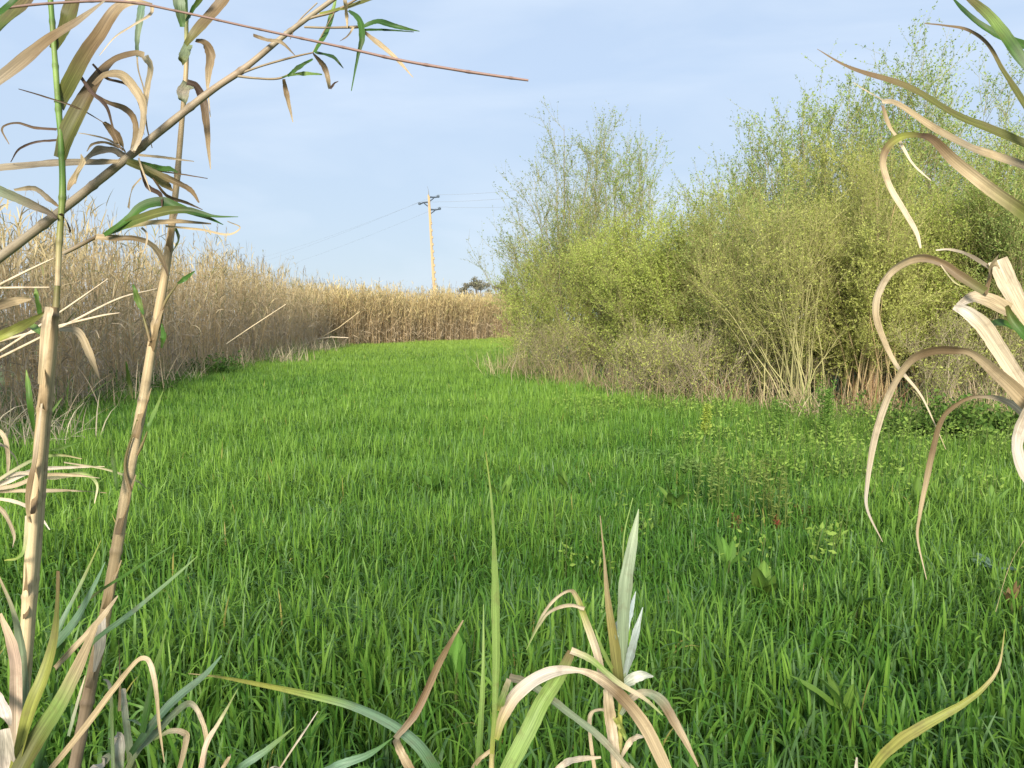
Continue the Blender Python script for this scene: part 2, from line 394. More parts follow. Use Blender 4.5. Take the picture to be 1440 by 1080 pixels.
    LL = g.uniform(*leafL, z)
    leaves(lf, lp + g.normal(0, .012, (z, 3)), ld, LL, LL * g.uniform(.38, .6, z), col, g)
    lf.build('foliage', M_leaf, th, smooth=False)
    return th
YG = ((.25, .33, .060), (.45, .53, .125)); LG = ((.18, .28, .070), (.37, .48, .15)); OL = ((.27, .31, .070), (.46, .50, .14))
airyT = dict(cat='tree', airy=.12, cols=LG, low=.25, nb=17, nt_=7, nlv=16, stem_r=.022, leafL=(.035, .066), stem_col=((.20, .17, .12), (.34, .29, .20)))
willow('willow_tree', 'airy young willow with thin pale leaves, tallest tree at the left end of the scrub', u=800, d=23, topv=166, halfw=112, stems=28, depth_r=1.8, **{**airyT, 'airy': .35, 'nlv': 12, 'cols': ((.14, .21, .07), (.31, .39, .15))})
willow('willow_tree', 'low leaning willow with sparse sprays reaching left towards the utility pole', u=758, d=25, topv=300, halfw=75, stems=10, lean=(-.12, 0), depth_r=1.4, **{**airyT, 'nlv': 6, 'nt_': 5, 'cols': ((.17, .21, .09), (.34, .38, .18))})
willow('willow_tree', 'slender half bare willow just right of the tall airy one', u=868, d=24, topv=188, halfw=54, stems=16, depth_r=1.4, **airyT)
willow('willow_tree', 'pale green willow rising at the left shoulder of the tall clump', u=1035, d=19, topv=190, halfw=62, stems=16, depth_r=1.5, **airyT)
willow('willow_tree', 'tall airy willow with bare top twigs left of the highest crown', u=1115, d=17.5, topv=108, halfw=92, stems=32, depth_r=1.6, **airyT)
willow('willow_tree', 'highest willow of all with sparse top shoots against the sky', u=1245, d=17, topv=76, halfw=108, stems=38, depth_r=1.7, **airyT)
willow('willow_tree', 'thin crowned willow behind the dead reed leaves on the right', u=1345, d=18, topv=108, halfw=80, stems=26, depth_r=1.5, **airyT)
willow('willow_tree', 'dense green willow cut off by the right edge of the picture', u=1450, d=16.5, topv=140, halfw=80, stems=18, depth_r=1.5, **airyT)
sh = dict(name='willow_shrub', cat='shrub', low=.08, nb=17, nt_=9, nlv=15, stem_r=.012, leafL=(.027, .052))
willow(label='yellow green willow shrub at the left tip of the scrub nearest the far reeds', u=762, d=22.5, topv=330, halfw=62, stems=26, cols=YG, depth_r=1.6, **sh)
willow(label='rounded bright yellow green shrub below the airy tallest left willow', u=838, d=19.5, topv=312, halfw=88, stems=34, cols=YG, depth_r=1.5, **sh)
willow(label='dense olive shrub with straw coloured grass piled at its foot', u=925, d=16.8, topv=290, halfw=92, stems=34, cols=YG, depth_r=1.4, **sh)
willow(label='broad shrub hung with light green leaves in the middle of the scrub', u=1032, d=15.4, topv=245, halfw=95, stems=34, cols=((.23, .31, .075), (.43, .50, .16)), depth_r=1.4, **sh)
willow(label='fan shaped shrub of bare pale stems leaning left from one foot', u=1125, d=13.6, topv=265, halfw=120, stems=34, cols=OL, depth_r=1.1, lean=(-.14, 0), base_r=.28, stem_col=((.25, .24, .11), (.40, .38, .18)), **{**sh, 'nb': 12, 'nt_': 6, 'nlv': 8, 'low': .3, 'stem_r': .013})
willow(label='brownish olive shrub under the highest willow', u=1195, d=15.3, topv=205, halfw=98, stems=34, cols=OL, depth_r=1.3, **sh)
willow(label='shrub with two thick pale trunks showing at its foot', u=1238, d=13.6, topv=235, halfw=80, stems=26, thick=3, cols=OL, depth_r=1.1, base_r=.28, stem_col=((.32, .24, .12), (.46, .36, .20)), **{**sh, 'stem_r': .012, 'low': .2})
willow(label='yellow green shrub behind the curling dead leaves at the right', u=1330, d=14.2, topv=205, halfw=95, stems=34, cols=YG, depth_r=1.3, **sh)
willow(label='leafy shrub at the right edge of the picture above the ivy', u=1425, d=13.2, topv=195, halfw=90, stems=34, cols=((.20, .30, .07), (.39, .48, .15)), depth_r=1.3, **sh)
willow(label='low bare thicket of grey twigs at the right edge beside the field', u=1370, d=12.6, topv=430, halfw=95, stems=40, cols=OL, depth_r=.8, base_r=.7, **{**sh, 'nlv': 5, 'nb': 11, 'nt_': 5, 'stem_r': .009, 'twig_col': ((.22, .19, .12), (.42, .37, .23)), 'stem_col': ((.19, .155, .115), (.40, .34, .25))})
willow(label='low bramble thicket of thin bare twigs under the middle shrubs', u=960, d=14.6, topv=455, halfw=80, stems=40, cols=OL, depth_r=.7, base_r=.7, **{**sh, 'nlv': 5, 'nb': 11, 'nt_': 5, 'stem_r': .008, 'twig_col': ((.22, .19, .12), (.42, .37, .23)), 'stem_col': ((.19, .155, .115), (.40, .34, .25))})
willow(label='low twiggy thicket below the left end of the scrub', u=812, d=18.8, topv=448, halfw=75, stems=40, cols=OL, depth_r=.7, base_r=.7, **{**sh, 'nlv': 6, 'nb': 11, 'nt_': 5, 'stem_r': .008, 'twig_col': ((.22, .19, .12), (.42, .37, .23)), 'stem_col': ((.19, .155, .115), (.40, .34, .25))})

willow(label='low dark thicket of bare twigs behind the fan shaped shrub', u=1085, d=15.2, topv=440, halfw=80, stems=40, cols=OL, depth_r=.7, base_r=.6, **{**sh, 'nlv': 5, 'nb': 11, 'nt_': 5, 'stem_r': .008, 'twig_col': ((.22, .19, .12), (.42, .37, .23))})
willow(label='low dark thicket of bare twigs behind the two thick trunks', u=1260, d=15.2, topv=440, halfw=80, stems=40, cols=OL, depth_r=.7, base_r=.6, **{**sh, 'nlv': 5, 'nb': 11, 'nt_': 5, 'stem_r': .008, 'twig_col': ((.22, .19, .12), (.42, .37, .23))})

willow(label='olive green shrub filling the gap between the rounded bright shrub and the broad one', u=968, d=16.4, topv=292, halfw=72, stems=30, cols=YG, depth_r=1.2, **sh)
willow(label='thin olive shrub between the fan shaped shrub and the two thick trunks', u=1186, d=14.4, topv=290, halfw=72, stems=28, cols=OL, depth_r=1.1, **sh)
willow(label='brown green shrub between the thick trunks and the leafy right hand shrubs', u=1285, d=14.4, topv=300, halfw=66, stems=26, cols=OL, depth_r=1.1, **sh)

# ------------------------------------------------------------------ far trees over the reeds
def far_tree(name, label, u, topv, d, halfw, kind, trunk=True):
    g = np.random.default_rng(int(u)); base = np.array([(u - 720) / F * d, d, 0.]); H = pt(u, topv, d)[2]; r = halfw / F * d
    th = thing(name, label, 'tree', base, 'distant trees beyond the far reeds')
    mb = MB(); k = 6; nst = 5
    b0 = np.tile(base, (nst, 1)); e = base + np.stack([g.normal(0, r * .5, nst), g.normal(0, r * .5, nst), g.uniform(.7, .95, nst) * H], 1)
    P = bez(b0, b0 + [0, 0, H * .5], e, k); tubes(mb, P, np.full((nst, 1), .02 * H) * np.linspace(1, .3, k)[None], np.tile([[.16, .13, .10]], (nst, 1)), 5)
    mb.build('trunk', M_bark, th)
    lf = MB(); nc = 26
    if kind == 'pine':
        z = g.random(nc); cc = base + np.stack([g.normal(0, .35, nc) * r * (1.2 - z), g.normal(0, .35, nc) * r * (1.2 - z), H * (.45 + .55 * z)], 1)
    else:
        pick = g.integers(0, nst, nc); cc = P[pick, -1] + g.normal(0, .33, (nc, 3)) * r * [1, 1, .5]
    per = 45; ci = np.repeat(np.arange(nc), per); z = len(ci)
    pp = cc[ci] + g.normal(0, .17, (z, 3)) * r * [1, 1, .6]
    leaves(lf, pp, g.normal(size=(z, 3)), r * .20, r * .10, mixc((.15, .15, .11), (.28, .26, .18), g.random(z)), g)
    lf.build('crown', M_leaf, th, smooth=False)
far_tree('eucalyptus_tree', 'distant tree with open umbrella crown, tallest beside the scrub', 672, 391, 170, 13, 'euc')
far_tree('eucalyptus_tree', 'lower distant open crowned tree nearer the utility pole', 658, 400, 175, 11, 'euc')
far_tree('pine_tree', 'small dark pointed conifer between the distant tree and the scrub', 687, 399, 160, 7, 'pine')
far_tree('eucalyptus_tree', 'distant pinkish tree half hidden by the left end of the scrub', 706, 396, 165, 14, 'euc')
far_tree('pine_tree', 'dark distant treetop peeping over the reeds where the two beds meet', 478, 408, 150, 9, 'pine')
far_tree('pine_tree', 'smaller dark distant treetop over the reeds left of the utility pole', 494, 410, 150, 7, 'pine')

# ------------------------------------------------------------------ utility pole and wires
def box(mb, a, b, col):
    x0, y0, z0 = a; x1, y1, z1 = b
    V = np.array([(x0, y0, z0), (x1, y0, z0), (x1, y1, z0), (x0, y1, z0), (x0, y0, z1), (x1, y0, z1), (x1, y1, z1), (x0, y1, z1)], float)
    Q = np.array([(3, 2, 1, 0), (4, 5, 6, 7), (0, 1, 5, 4), (1, 2, 6, 5), (2, 3, 7, 6), (3, 0, 4, 7)])
    mb.add(V, Q, np.array(col))
    return V
PD = 69.0
def pole():
    b = np.array([(616 - 720) / F * PD, PD, 0.]); H = pt(605, 277, PD)[2]
    th = thing('utility_pole', 'tall weathered concrete power pole with notched side rising behind the far reeds', 'utility pole', b)
    lean = (605 - 616) / F * PD / H
    mb = MB(); g = np.random.default_rng(3)
    def tap(x0, x1, y0, y1, z0, z1, col):
        V = []
        for z in (z0, z1):
            s = .80 * (1 - .52 * z / H); sx = lean * z
            for (x, y) in ((x0, y0), (x1, y0), (x1, y1), (x0, y1)): V.append((b[0] + x * s + sx, b[1] + y * s, z))
        Q = np.array([(3, 2, 1, 0), (4, 5, 6, 7), (0, 1, 5, 4), (1, 2, 6, 5), (2, 3, 7, 6), (3, 0, 4, 7)]); mb.add(np.array(V), Q, np.array(col))
    cl = (.41, .305, .175)
    tap(-.27, .03, -.20, .20, 0, H, cl)                       # broad rail
    tap(.032, .13, -.07, .07, 0, H * .985, (.30, .25, .19))   # recessed web
    z = 0.2
    while z < H - 2.6:                                        # notched side: ribs with dark pockets between them
        tap(.034, .27, -.18, .18, z, z + .20, cl); z += .62
    tap(.034, .20, -.18, .18, H - 2.5, H * .99, cl)
    mb.build('shaft', M_conc, th, smooth=False)
    def arm(z, s, L_, droop):
        m2 = MB(); x = b[0] + lean * z + s * .12
        P = np.array([[(x, PD - .22, z), (x + s * L_ * .5, PD - .22, z - .03), (x + s * L_, PD - .22, z + droop)]])
        tubes(m2, P, np.array([[.075, .065, .055]]), np.array([[.06, .08, .11]]), 6)
        P = np.array([[(x, PD - .22, z - .35), (x + s * L_ * .35, PD - .22, z - .16), (x + s * L_ * .55, PD - .22, z - .02)]])
        tubes(m2, P, np.array([[.05, .05, .04]]), np.array([[.06, .08, .11]]), 5)
        a = m2.build('crossarm', M_conc, th)
        m3 = MB(); e = np.array([x + s * L_, PD - .22, z + droop])
        zz = np.array([.0, .04, .05, .11, .12, .18, .19, .25]); rr = np.array([.06, .14, .14, .09, .14, .14, .09, .04])
        P = (e + np.stack([0 * zz, 0 * zz, zz - .06], 1))[None]
        tubes(m3, P, rr[None], np.array([[.10, .13, .17]]), 8)
        m3.build('insulator', M_conc, a); return e + [0, 0, .2]
    e1 = arm(pt(606, 280.5, PD)[2], 1, .72, .0); e2 = arm(pt(606, 287.5, PD)[2], -1, .72, -.18); e3 = arm(pt(607, 297.5, PD)[2], 1, .78, .03)
    m4 = MB(); P = np.array([[(b[0] + lean * H, PD, H - .1), (b[0] + lean * H - .03, PD, H + .35), (b[0] + lean * H - .12, PD, H + .75)]])
    tubes(m4, P, np.array([[.05, .02, .008]]), np.array([[.2, .2, .2]]), 5); m4.build('lightning_rod', M_conc, th)
    return e1, e2, e3
E = pole()
def wire(label, e, right, left):
    pts = []
    for (u, v, d), sgn in ((left, 0), (right, 1)):
        q = pt(u, v, d); t = np.linspace(0, 1, 14)[:, None]; seg = e + (q - e) * t; seg[:, 2] -= 4 * .5 * (t[:, 0] * (1 - t[:, 0]))
        pts.append(seg[::-1] if sgn == 0 else seg[1:])
    P = np.concatenate(pts)[None]
    mb = MB(); tubes(mb, P, np.where(np.arange(P.shape[1]) < 13, .005, .010)[None], np.array([[.25, .28, .32]]), 4)
    o = mb.build('power_line', M_conc); tag(o, label, 'power line', 'wires strung from the pole')
wire('thin topmost power wire running from the upper right arm of the pole', E[0], (905, 236, 60), (330, 372, 120))
wire('thin power wire from the single left arm of the pole', E[1], (905, 250, 60), (300, 388, 120))
wire('thin lowest power wire from the lower right arm of the pole', E[2], (905, 268, 60), (320, 398, 120))

# ------------------------------------------------------------------ weeds and dry tufts
def tuft(label, u, v, n, h, spread, c0, c1, wd=.006, droop=.8, name='dry_grass_tuft', cat='dry grass', group='dead grass tufts at the field edges'):
    b = ground(u, v); g = np.random.default_rng(int(u * 3 + v)); mb = MB()
    base = b + np.stack([g.normal(0, spread, n), g.normal(0, spread, n), np.zeros(n)], 1); az = g.uniform(0, 6.28, n)
    P = arcs(base, az, g.uniform(.45, 1, n) * h, np.abs(g.normal(0, .4, n)), g.gamma(1.5, droop / 1.5, n), 6)
    P[..., 2] = np.maximum(P[..., 2], .04)
    ribbons(mb, P, (g.uniform(.6, 1.3, n) * wd)[:, None] * np.array([[.8, 1, .9, .7, .45, .05]]), side_of(az + g.normal(0, .6, n), g.normal(0, .4, n)), mixc(c0, c1, g.random(n)))
    o = mb.build(name, M_reed, thing_dummy(b), smooth=False); return o
_d = []
def thing_dummy(b): return None
DR = ((.30, .22, .13), (.62, .52, .34))
def dry(label, u, v, n=60, h=.7, sp=.18, wd=.007, droop=.9, cc=DR):
    o = tuft(label, u, v, n, h, sp, cc[0], cc[1], wd, droop)
    tag(o, label, 'dry grass', 'dead grass tufts at the field edges'); return o
dry('large straw coloured tuft slumping out of the scrub into the grass', 900, 566, 190, .95, .28, .008, 1.4)
dry('pale bent straw beside the slumping tuft under the middle shrubs', 935, 562, 60, 1.25, .15, .008, .9)
dry('brown dead grass heap left of the slumping tuft', 868, 556, 130, .8, .35, .008, 1.2, ((.20, .13, .08), (.42, .32, .20)))
dry('straw tuft hanging under the fan shaped shrub', 1140, 600, 70, .8, .22, .007, 1.2)
dry('reddish brown dead clump left of the fan shaped shrub', 1005, 572, 120, .8, .25, .008, 1.0, ((.22, .12, .07), (.45, .30, .19)))
dry('brown fern like litter at the foot of the two thick trunks', 1225, 592, 130, 1.0, .22, .007, 1.0, ((.25, .14, .07), (.45, .29, .16)))
dry('dead stalks at the left tip of the scrub', 722, 527, 60, 1.0, .3, .010, .6, ((.30, .25, .14), (.50, .42, .26)))
dry('loose pale stalks standing in the grass left of the scrub tip', 700, 535, 26, 1.0, .22, .009, .7, ((.36, .34, .17), (.58, .52, .32)))
dry('thin pale grass stalks in the open field by the scrub', 676, 525, 26, 1.0, .25, .009, .7, ((.36, .38, .16), (.58, .54, .30)))
dry('buff dead grass below the twiggy thicket', 790, 541, 120, .9, .3, .009, .8)
dry('pale broken reed leaves scattered at the corner of the left reeds', 412, 513, 60, .9, .3, .018, 1.2, ((.34, .30, .19), (.52, .46, .32)))
dry('light tuft of bent leaves leaning out of the left reeds', 455, 498, 60, 1.0, .3, .016, 1.1, ((.34, .30, .19), (.52, .46, .32)))
dry('single light bent tuft in the grass beside the left reeds', 273, 540, 14, .6, .08, .010, .9, ((.40, .42, .22), (.66, .62, .40)))
dry('grey straw tangle below the bare thicket at the right', 1385, 597, 150, .9, .24, .007, 1.0)
dry('grey tangle of dead leaves at the foot of the left reeds', 30, 640, 170, .9, .4, .009, 1.3, ((.28, .25, .17), (.58, .52, .38)))

def fallen_cane(label, pts, d0, d1, wpx, col):
    n = len(pts); ds = np.linspace(d0, d1, n); P = np.array([pt(u, v, d) for (u, v), d in zip(pts, ds)])[None]
    mb = MB(); tubes(mb, P, (np.linspace(1, .5, n) * wpx / 2 / F * (d0 + d1) / 2)[None], np.array([col]), 5)
    o = mb.build('dead_cane', M_cane); tag(o, label, 'dead cane', 'loose canes leaning out of the left reeds'); return o
fallen_cane('long pale cane leaning right in front of the left reeds', [(318, 484), (350, 462), (402, 428)], 24, 25, 2.2, (.60, .50, .33))
fallen_cane('thin cane slanting across the corner where the two reed beds meet', [(452, 474), (476, 461), (506, 438)], 42, 43, 1.6, (.60, .48, .28))
fallen_cane('pale cane lying nearly level at the foot of the reed corner', [(440, 478), (466, 474), (490, 475)], 41, 41, 2.6, (.66, .55, .40))

def column_weed(label, u, v, topv, r, c0, c1, nst=7, leafl=.06, per=70, name='tall_weed'):
    b = ground(u, v); d = b[1]; H = pt(u, topv, d)[2]; g = np.random.default_rng(int(u)); th = thing(name, label, 'weed', b, 'tall weeds along the right of the field')
    base = b + np.stack([g.normal(0, r * .5, nst), g.normal(0, r * .5, nst), np.zeros(nst)], 1)
    P = arcs(base, g.uniform(0, 6.28, nst), g.uniform(.7, 1, nst) * H, g.uniform(0, .10, nst), g.uniform(0, .2, nst), 6)
    mb = MB(); tubes(mb, P, np.full((nst, 1), .005) * np.linspace(1, .4, 6)[None], np.tile([c0], (nst, 1)), 4); mb.build('stem', M_weed, th)
    ci = np.repeat(np.arange(nst), per); z = len(ci); p, tg = on_curve(P, ci, g.uniform(.12, 1, z)); dd = g.normal(0, 1, (z, 3)) * [1, 1, .4] + [0, 0, .45]
    lf = MB(); leaves(lf, p, dd, g.uniform(.5, 1.2, z) * leafl, leafl * .28, mixc(c0, c1, g.random(z)), g); lf.build('foliage', M_weed, th, smooth=False)
GW = ((.08, .17, .03), (.18, .30, .06))
column_weed('bright green feathery weed column left of the straw tuft under the fan shrub', 1096, 628, 558, .05, *GW)
column_weed('tallest feathery green weed column in front of the two thick trunks', 1163, 632, 520, .09, *GW, nst=9, per=100)
column_weed('yellow green plumed weed standing alone at the scrub edge', 990, 625, 565, .05, (.24, .34, .05), (.40, .48, .10))
column_weed('thin dark weed stalks in the grass below the yellow plumed weed', 1015, 735, 620, .22, (.12, .19, .04), (.22, .30, .08), nst=12, per=30, leafl=.05)
column_weed('wispy dark stalks in the grass below the tallest weed column', 1085, 760, 640, .20, (.13, .18, .04), (.23, .30, .08), nst=12, per=28, leafl=.05)
column_weed('bushy light green weed in the field by the scrub', 962, 690, 640, .22, (.10, .18, .04), (.20, .32, .09), nst=12, per=60, leafl=.06)
column_weed('leafy green patch of weed below the middle of the field', 900, 668, 632, .3, (.07, .14, .03), (.14, .26, .07), nst=14, per=40, leafl=.07)
column_weed('rusty red seed stalk of a dock among the grass', 1093, 768, 728, .03, (.17, .045, .03), (.28, .09, .05), nst=3, per=60, leafl=.03, name='dock_stalk')
column_weed('brownish seed stalk of a dock right of the rusty red one', 1132, 750, 705, .04, (.14, .08, .03), (.22, .14, .05), nst=3, per=45, leafl=.03, name='dock_stalk')
column_weed('reddish seed stalk of a dock left of the rusty red one', 1035, 765, 722, .04, (.13, .08, .03), (.20, .14, .05), nst=3, per=45, leafl=.03, name='dock_stalk')

def leaf_mesh(mb, b, az, L_, wd, th0, kap, col, k=9, ruff=0.0, g=rng):
    P = arcs(b[None], np.array([az]), np.array([L_]), np.array([th0]), np.array([kap]), k, 1.3)[0]
    T = nrm(np.gradient(P, axis=0)); S = np.array([-math.sin(az), math.cos(az), 0]); Nn = np.cross(S, T)
    t = np.linspace(0, 1, k); W_ = wd * np.interp(t, [0, .12, .35, .65, .88, 1], [.10, .25, .95, .9, .45, .02])
    X = np.linspace(-1, 1, 5)
    V = P[:, None] + W_[:, None, None] * X[None, :, None] * S[None, None] + (W_[:, None] * (np.abs(X)[None] * .35) + ruff * np.sin(t * 19)[:, None] * np.abs(X)[None] * wd)[..., None] * Nn[:, None]
    i = np.arange(k * 5).reshape(k, 5); Q = np.stack([i[:-1, :-1], i[:-1, 1:], i[1:, 1:], i[1:, :-1]], -1)
    ST = np.zeros((k, 5, 3)); ST[..., 0] = X[None] * .5; ST[..., 1] = t[:, None] * 3
    cc = np.array(col)[None, None] * np.where(np.abs(X) < .1, 1.35, 1)[None, :, None] * np.ones((k, 1, 1))
    mb.add(V, Q, cc.reshape(-1, 3), ST)
def dock(label, u, v, n, L_, col, cat='weed', z0=.12, up=.35):
    b = ground(u, v); g = np.random.default_rng(int(u + 5 * v)); th = thing('dock_plant', label, cat, b, 'broad leaved docks among the grass')
    mb = MB(); tubes(mb, np.array([[b, b + [0, 0, z0 * .6], b + [.01, 0, z0 + .05]]]), np.array([[.012, .010, .006]]), np.array([[.10, .13, .04]]), 6); mb.build('stem', M_weed, th)
    for q in range(n):
        m = MB(); leaf_mesh(m, b + [0, 0, z0], g.uniform(0, 6.28), L_ * g.uniform(.45, .85), L_ * .11 * g.uniform(.8, 1.2), abs(g.normal(up, .2)), g.uniform(.2, 1.2), np.array(col) * g.uniform(.8, 1.25), ruff=.06, g=g)
        m.build('leaf', M_weed, th)
DG = (.08, .17, .028); DL = (.115, .205, .036)
dock('dock with upright broad leaves left of the thin tall green blade', 612, 712, 7, .34, DG)
dock('dock with yellowish leaves just right of the thin tall green blade', 705, 722, 6, .32, DL)
dock('pale broad leaf dock in the middle of the field grass', 795, 705, 5, .33, DL)
dock('dock among the weeds below the scrub with one light upright leaf', 948, 738, 5, .34, DL)
dock('large upright dock leaf pair in the right foreground grass', 1072, 880, 5, .36, DL, z0=.16)
dock('small dock left of the large upright dock pair', 1022, 838, 5, .30, DG, z0=.16)
dock('dock with round leaf low in the grass behind the grey green shoot', 1200, 905, 4, .30, DG, z0=.16)
dock('bright small dock at the bottom beside the brown folded leaf', 640, 1050, 4, .26, (.09, .20, .03), z0=.24, up=.15)
dock('broad veined dock at the bottom edge right of the reed shoots', 1190, 1085, 4, .30, DL, z0=.2)
dock('yellow green dock in the brighter grass at the right', 1390, 745, 6, .33, (.16, .28, .06))
dock('leafy dock below the hanging dead leaf tips', 1285, 740, 6, .33, DL)
dock('upright dock far right beside the brambles', 1340, 728, 6, .34, (.14, .25, .06))
dock('blue grey broad leaf in the grass near the right edge', 1400, 850, 4, .34, (.17, .26, .18), z0=.2, up=1.1)
dock('wilting dock with browned leaf at the right edge', 1418, 905, 5, .15, (.16, .11, .05), z0=.2)
def bush_low(name, label, u, v, r, h, n, c0, c1, ll, group=None):
    b = ground(u, v); g = np.random.default_rng(int(u + v)); th = thing(name, label, 'plant', b, group)
    m = 40; st = b + np.stack([g.normal(0, r * .5, m), g.normal(0, r * .3, m), np.zeros(m)], 1)
    P = arcs(st, g.uniform(0, 6.28, m), g.uniform(.5, 1.1, m) * h, g.uniform(0, .5, m), g.uniform(.2, 1.2, m), 6)
    mb = MB(); tubes(mb, P, np.full((m, 6), .004), np.tile([[.12, .13, .05]], (m, 1)), 3); mb.build('stem', M_weed, th)
    ci = g.integers(0, m, n); p, tg = on_curve(P, ci, g.uniform(.25, 1, n)); lf = MB()
    leaves(lf, p + g.normal(0, .05, (n, 3)), g.normal(0, 1, (n, 3)) + [0, -.3, .1], g.uniform(.6, 1.2, n) * ll, ll * .6, mixc(c0, c1, g.random(n)), g)
    lf.build('foliage', M_weed, th, smooth=False)
bush_low('bramble', 'low leafy green bramble under the bare thicket at the right', 1385, 628, .8, .75, 1500, (.06, .13, .025), (.16, .26, .05), .075)
bush_low('bramble', 'darker leafy plant at the scrub foot right of the two thick trunks', 1285, 622, .7, .6, 1000, (.05, .11, .02), (.12, .20, .04), .07)
bush_low('bramble', 'green leafy weeds at the foot of the left reeds', 300, 530, .8, .7, 900, (.05, .12, .02), (.10, .20, .04), .08)
bush_low('bramble', 'small dark leafy weeds at the foot of the left reeds nearer the canes', 205, 557, .7, .5, 600, (.05, .11, .02), (.09, .17, .04), .07)

def ground_weeds():
    mb = MB(); n = 2600
    y = rng.uniform(4.2, 13, n); x = rng.uniform(-1, 8.5, n)
    ok = (x < right_edge(y) + .4) & (x > .9 + .12 * (11 - y) + rng.normal(0, .8, n)) & (fbm2(x, y, .9, 31) > -.15); x = x[ok]; y = y[ok]; n = len(x)
    q = 16; ci = np.repeat(np.arange(n), q); z = len(ci); hh = rng.uniform(.20, .44, n) + .06 * np.clip((x - .5) / 6, 0, 1); t = rng.uniform(.35, 1, z)
    p = np.stack([x[ci] + rng.normal(0, .05, z), y[ci] + rng.normal(0, .05, z), hh[ci] * t], 1)
    LL = rng.uniform(.025, .06, z); kind = rng.random(n)[ci]
    leaves(mb, p, rng.normal(0, 1, (z, 3)) * [1, 1, .5] + [0, 0, .5], LL, LL * np.where(kind < .5, .22, .45), mixc((.13, .24, .035), (.27, .39, .08), np.clip(kind * .7 + rng.normal(.15, .15, z), 0, 1)))
    b0 = np.stack([x, y, 0 * x], 1); P = bez(b0, b0 + np.stack([0 * x, 0 * x, hh * .5], 1), b0 + np.stack([rng.normal(0, .04, n), rng.normal(0, .04, n), hh], 1), 4)
    tubes(mb, P, np.full((n, 4), .003), np.tile([[.16, .22, .07]], (n, 1)), 3)
    tag(mb.build('ground_weeds', M_weed, smooth=False), 'light green leafy weeds mixed into the grass beside the scrub', 'weeds', kind='stuff')
ground_weeds()
def litter(label, poly, n, width, hh, c0, c1, g0, g1, fgreen, wd):
    mb = MB(); P0, A, s, _ = along(poly, n); nor = np.stack([-A[:, 1], A[:, 0]], 1)
    off = rng.normal(0, width, n) + .35 * fbm2(P0[:, 0], P0[:, 1], 1.4, 41)
    base = np.concatenate([P0 + nor * off[:, None], np.zeros((n, 1))], 1); az = rng.uniform(0, 6.28, n)
    P = arcs(base, az, rng.uniform(*hh, n), np.abs(rng.normal(.25, .45, n)), rng.gamma(1.4, .6, n), 6); P[..., 2] = np.maximum(P[..., 2], .03)
    col = mixc(c0, c1, rng.random(n)); gm = rng.random(n) < fgreen; col[gm] = mixc(g0, g1, rng.random(gm.sum()))
    ribbons(mb, P, (rng.uniform(.5, 1.3, n) * wd)[:, None] * np.array([[.8, 1, .9, .7, .45, .05]]), side_of(az + rng.normal(0, .6, n), rng.normal(0, .4, n)), col)
    tag(mb.build('edge_litter', M_reed, smooth=False), label, 'undergrowth', kind='stuff')
litter('ragged fringe of dead stalks and tall grass along the foot of the willow scrub', [(.1, 23), (.4, 20.5), (2.2, 14.9), (3.4, 13.2), (4.8, 11.5), (8.6, 11.0), (10.5, 10.6)], 3800, .38, (.3, 1.0), (.20, .15, .09), (.52, .42, .26), (.10, .19, .03), (.26, .36, .08), .42, .006)
litter('bent broken leaves and weeds along the foot of the left reeds', [(-6.6, 8.5), (-6.7, 10), (-7.1, 11.8), (-8.4, 18), (-8.9, 24.5), (-9.5, 35), (-10, 44)], 2600, .30, (.3, 1.1), (.24, .19, .13), (.58, .48, .33), (.06, .13, .02), (.14, .24, .05), .30, .008)

# ------------------------------------------------------------------ foreground giant reeds
G = (.055, .135, .022); Gd = (.028, .075, .018); GG = (.21, .27, .17); Y = (.28, .305, .07); O = (.12, .13, .036); LGn = (.22, .33, .09)
B = (.195, .138, .075); Bd = (.085, .055, .04); G2 = (.09, .18, .035); T = (.46, .365, .225); Pp = (.58, .485, .35); Wh = (.60, .54, .46); BG = (.15, .25, .16); GT = (.29, .245, .175)  # B, GT and O darkened: shade on the upper left leaves put into colour
def crom(P, k):
    P = np.asarray(P, float); n = len(P)
    E_ = np.concatenate([[2 * P[0] - P[1]], P, [2 * P[-1] - P[-2]]]); t = np.linspace(0, n - 1 - 1e-9, k); i = t.astype(int); f = (t - i)[:, None]
    p0, p1, p2, p3 = E_[i], E_[i + 1], E_[i + 2], E_[i + 3]
    return .5 * (2 * p1 + (p2 - p0) * f + (2 * p0 - 5 * p1 + 4 * p2 - p3) * f ** 2 + (3 * p1 - p0 - 3 * p2 + p3) * f ** 3), t
_ln = [0]
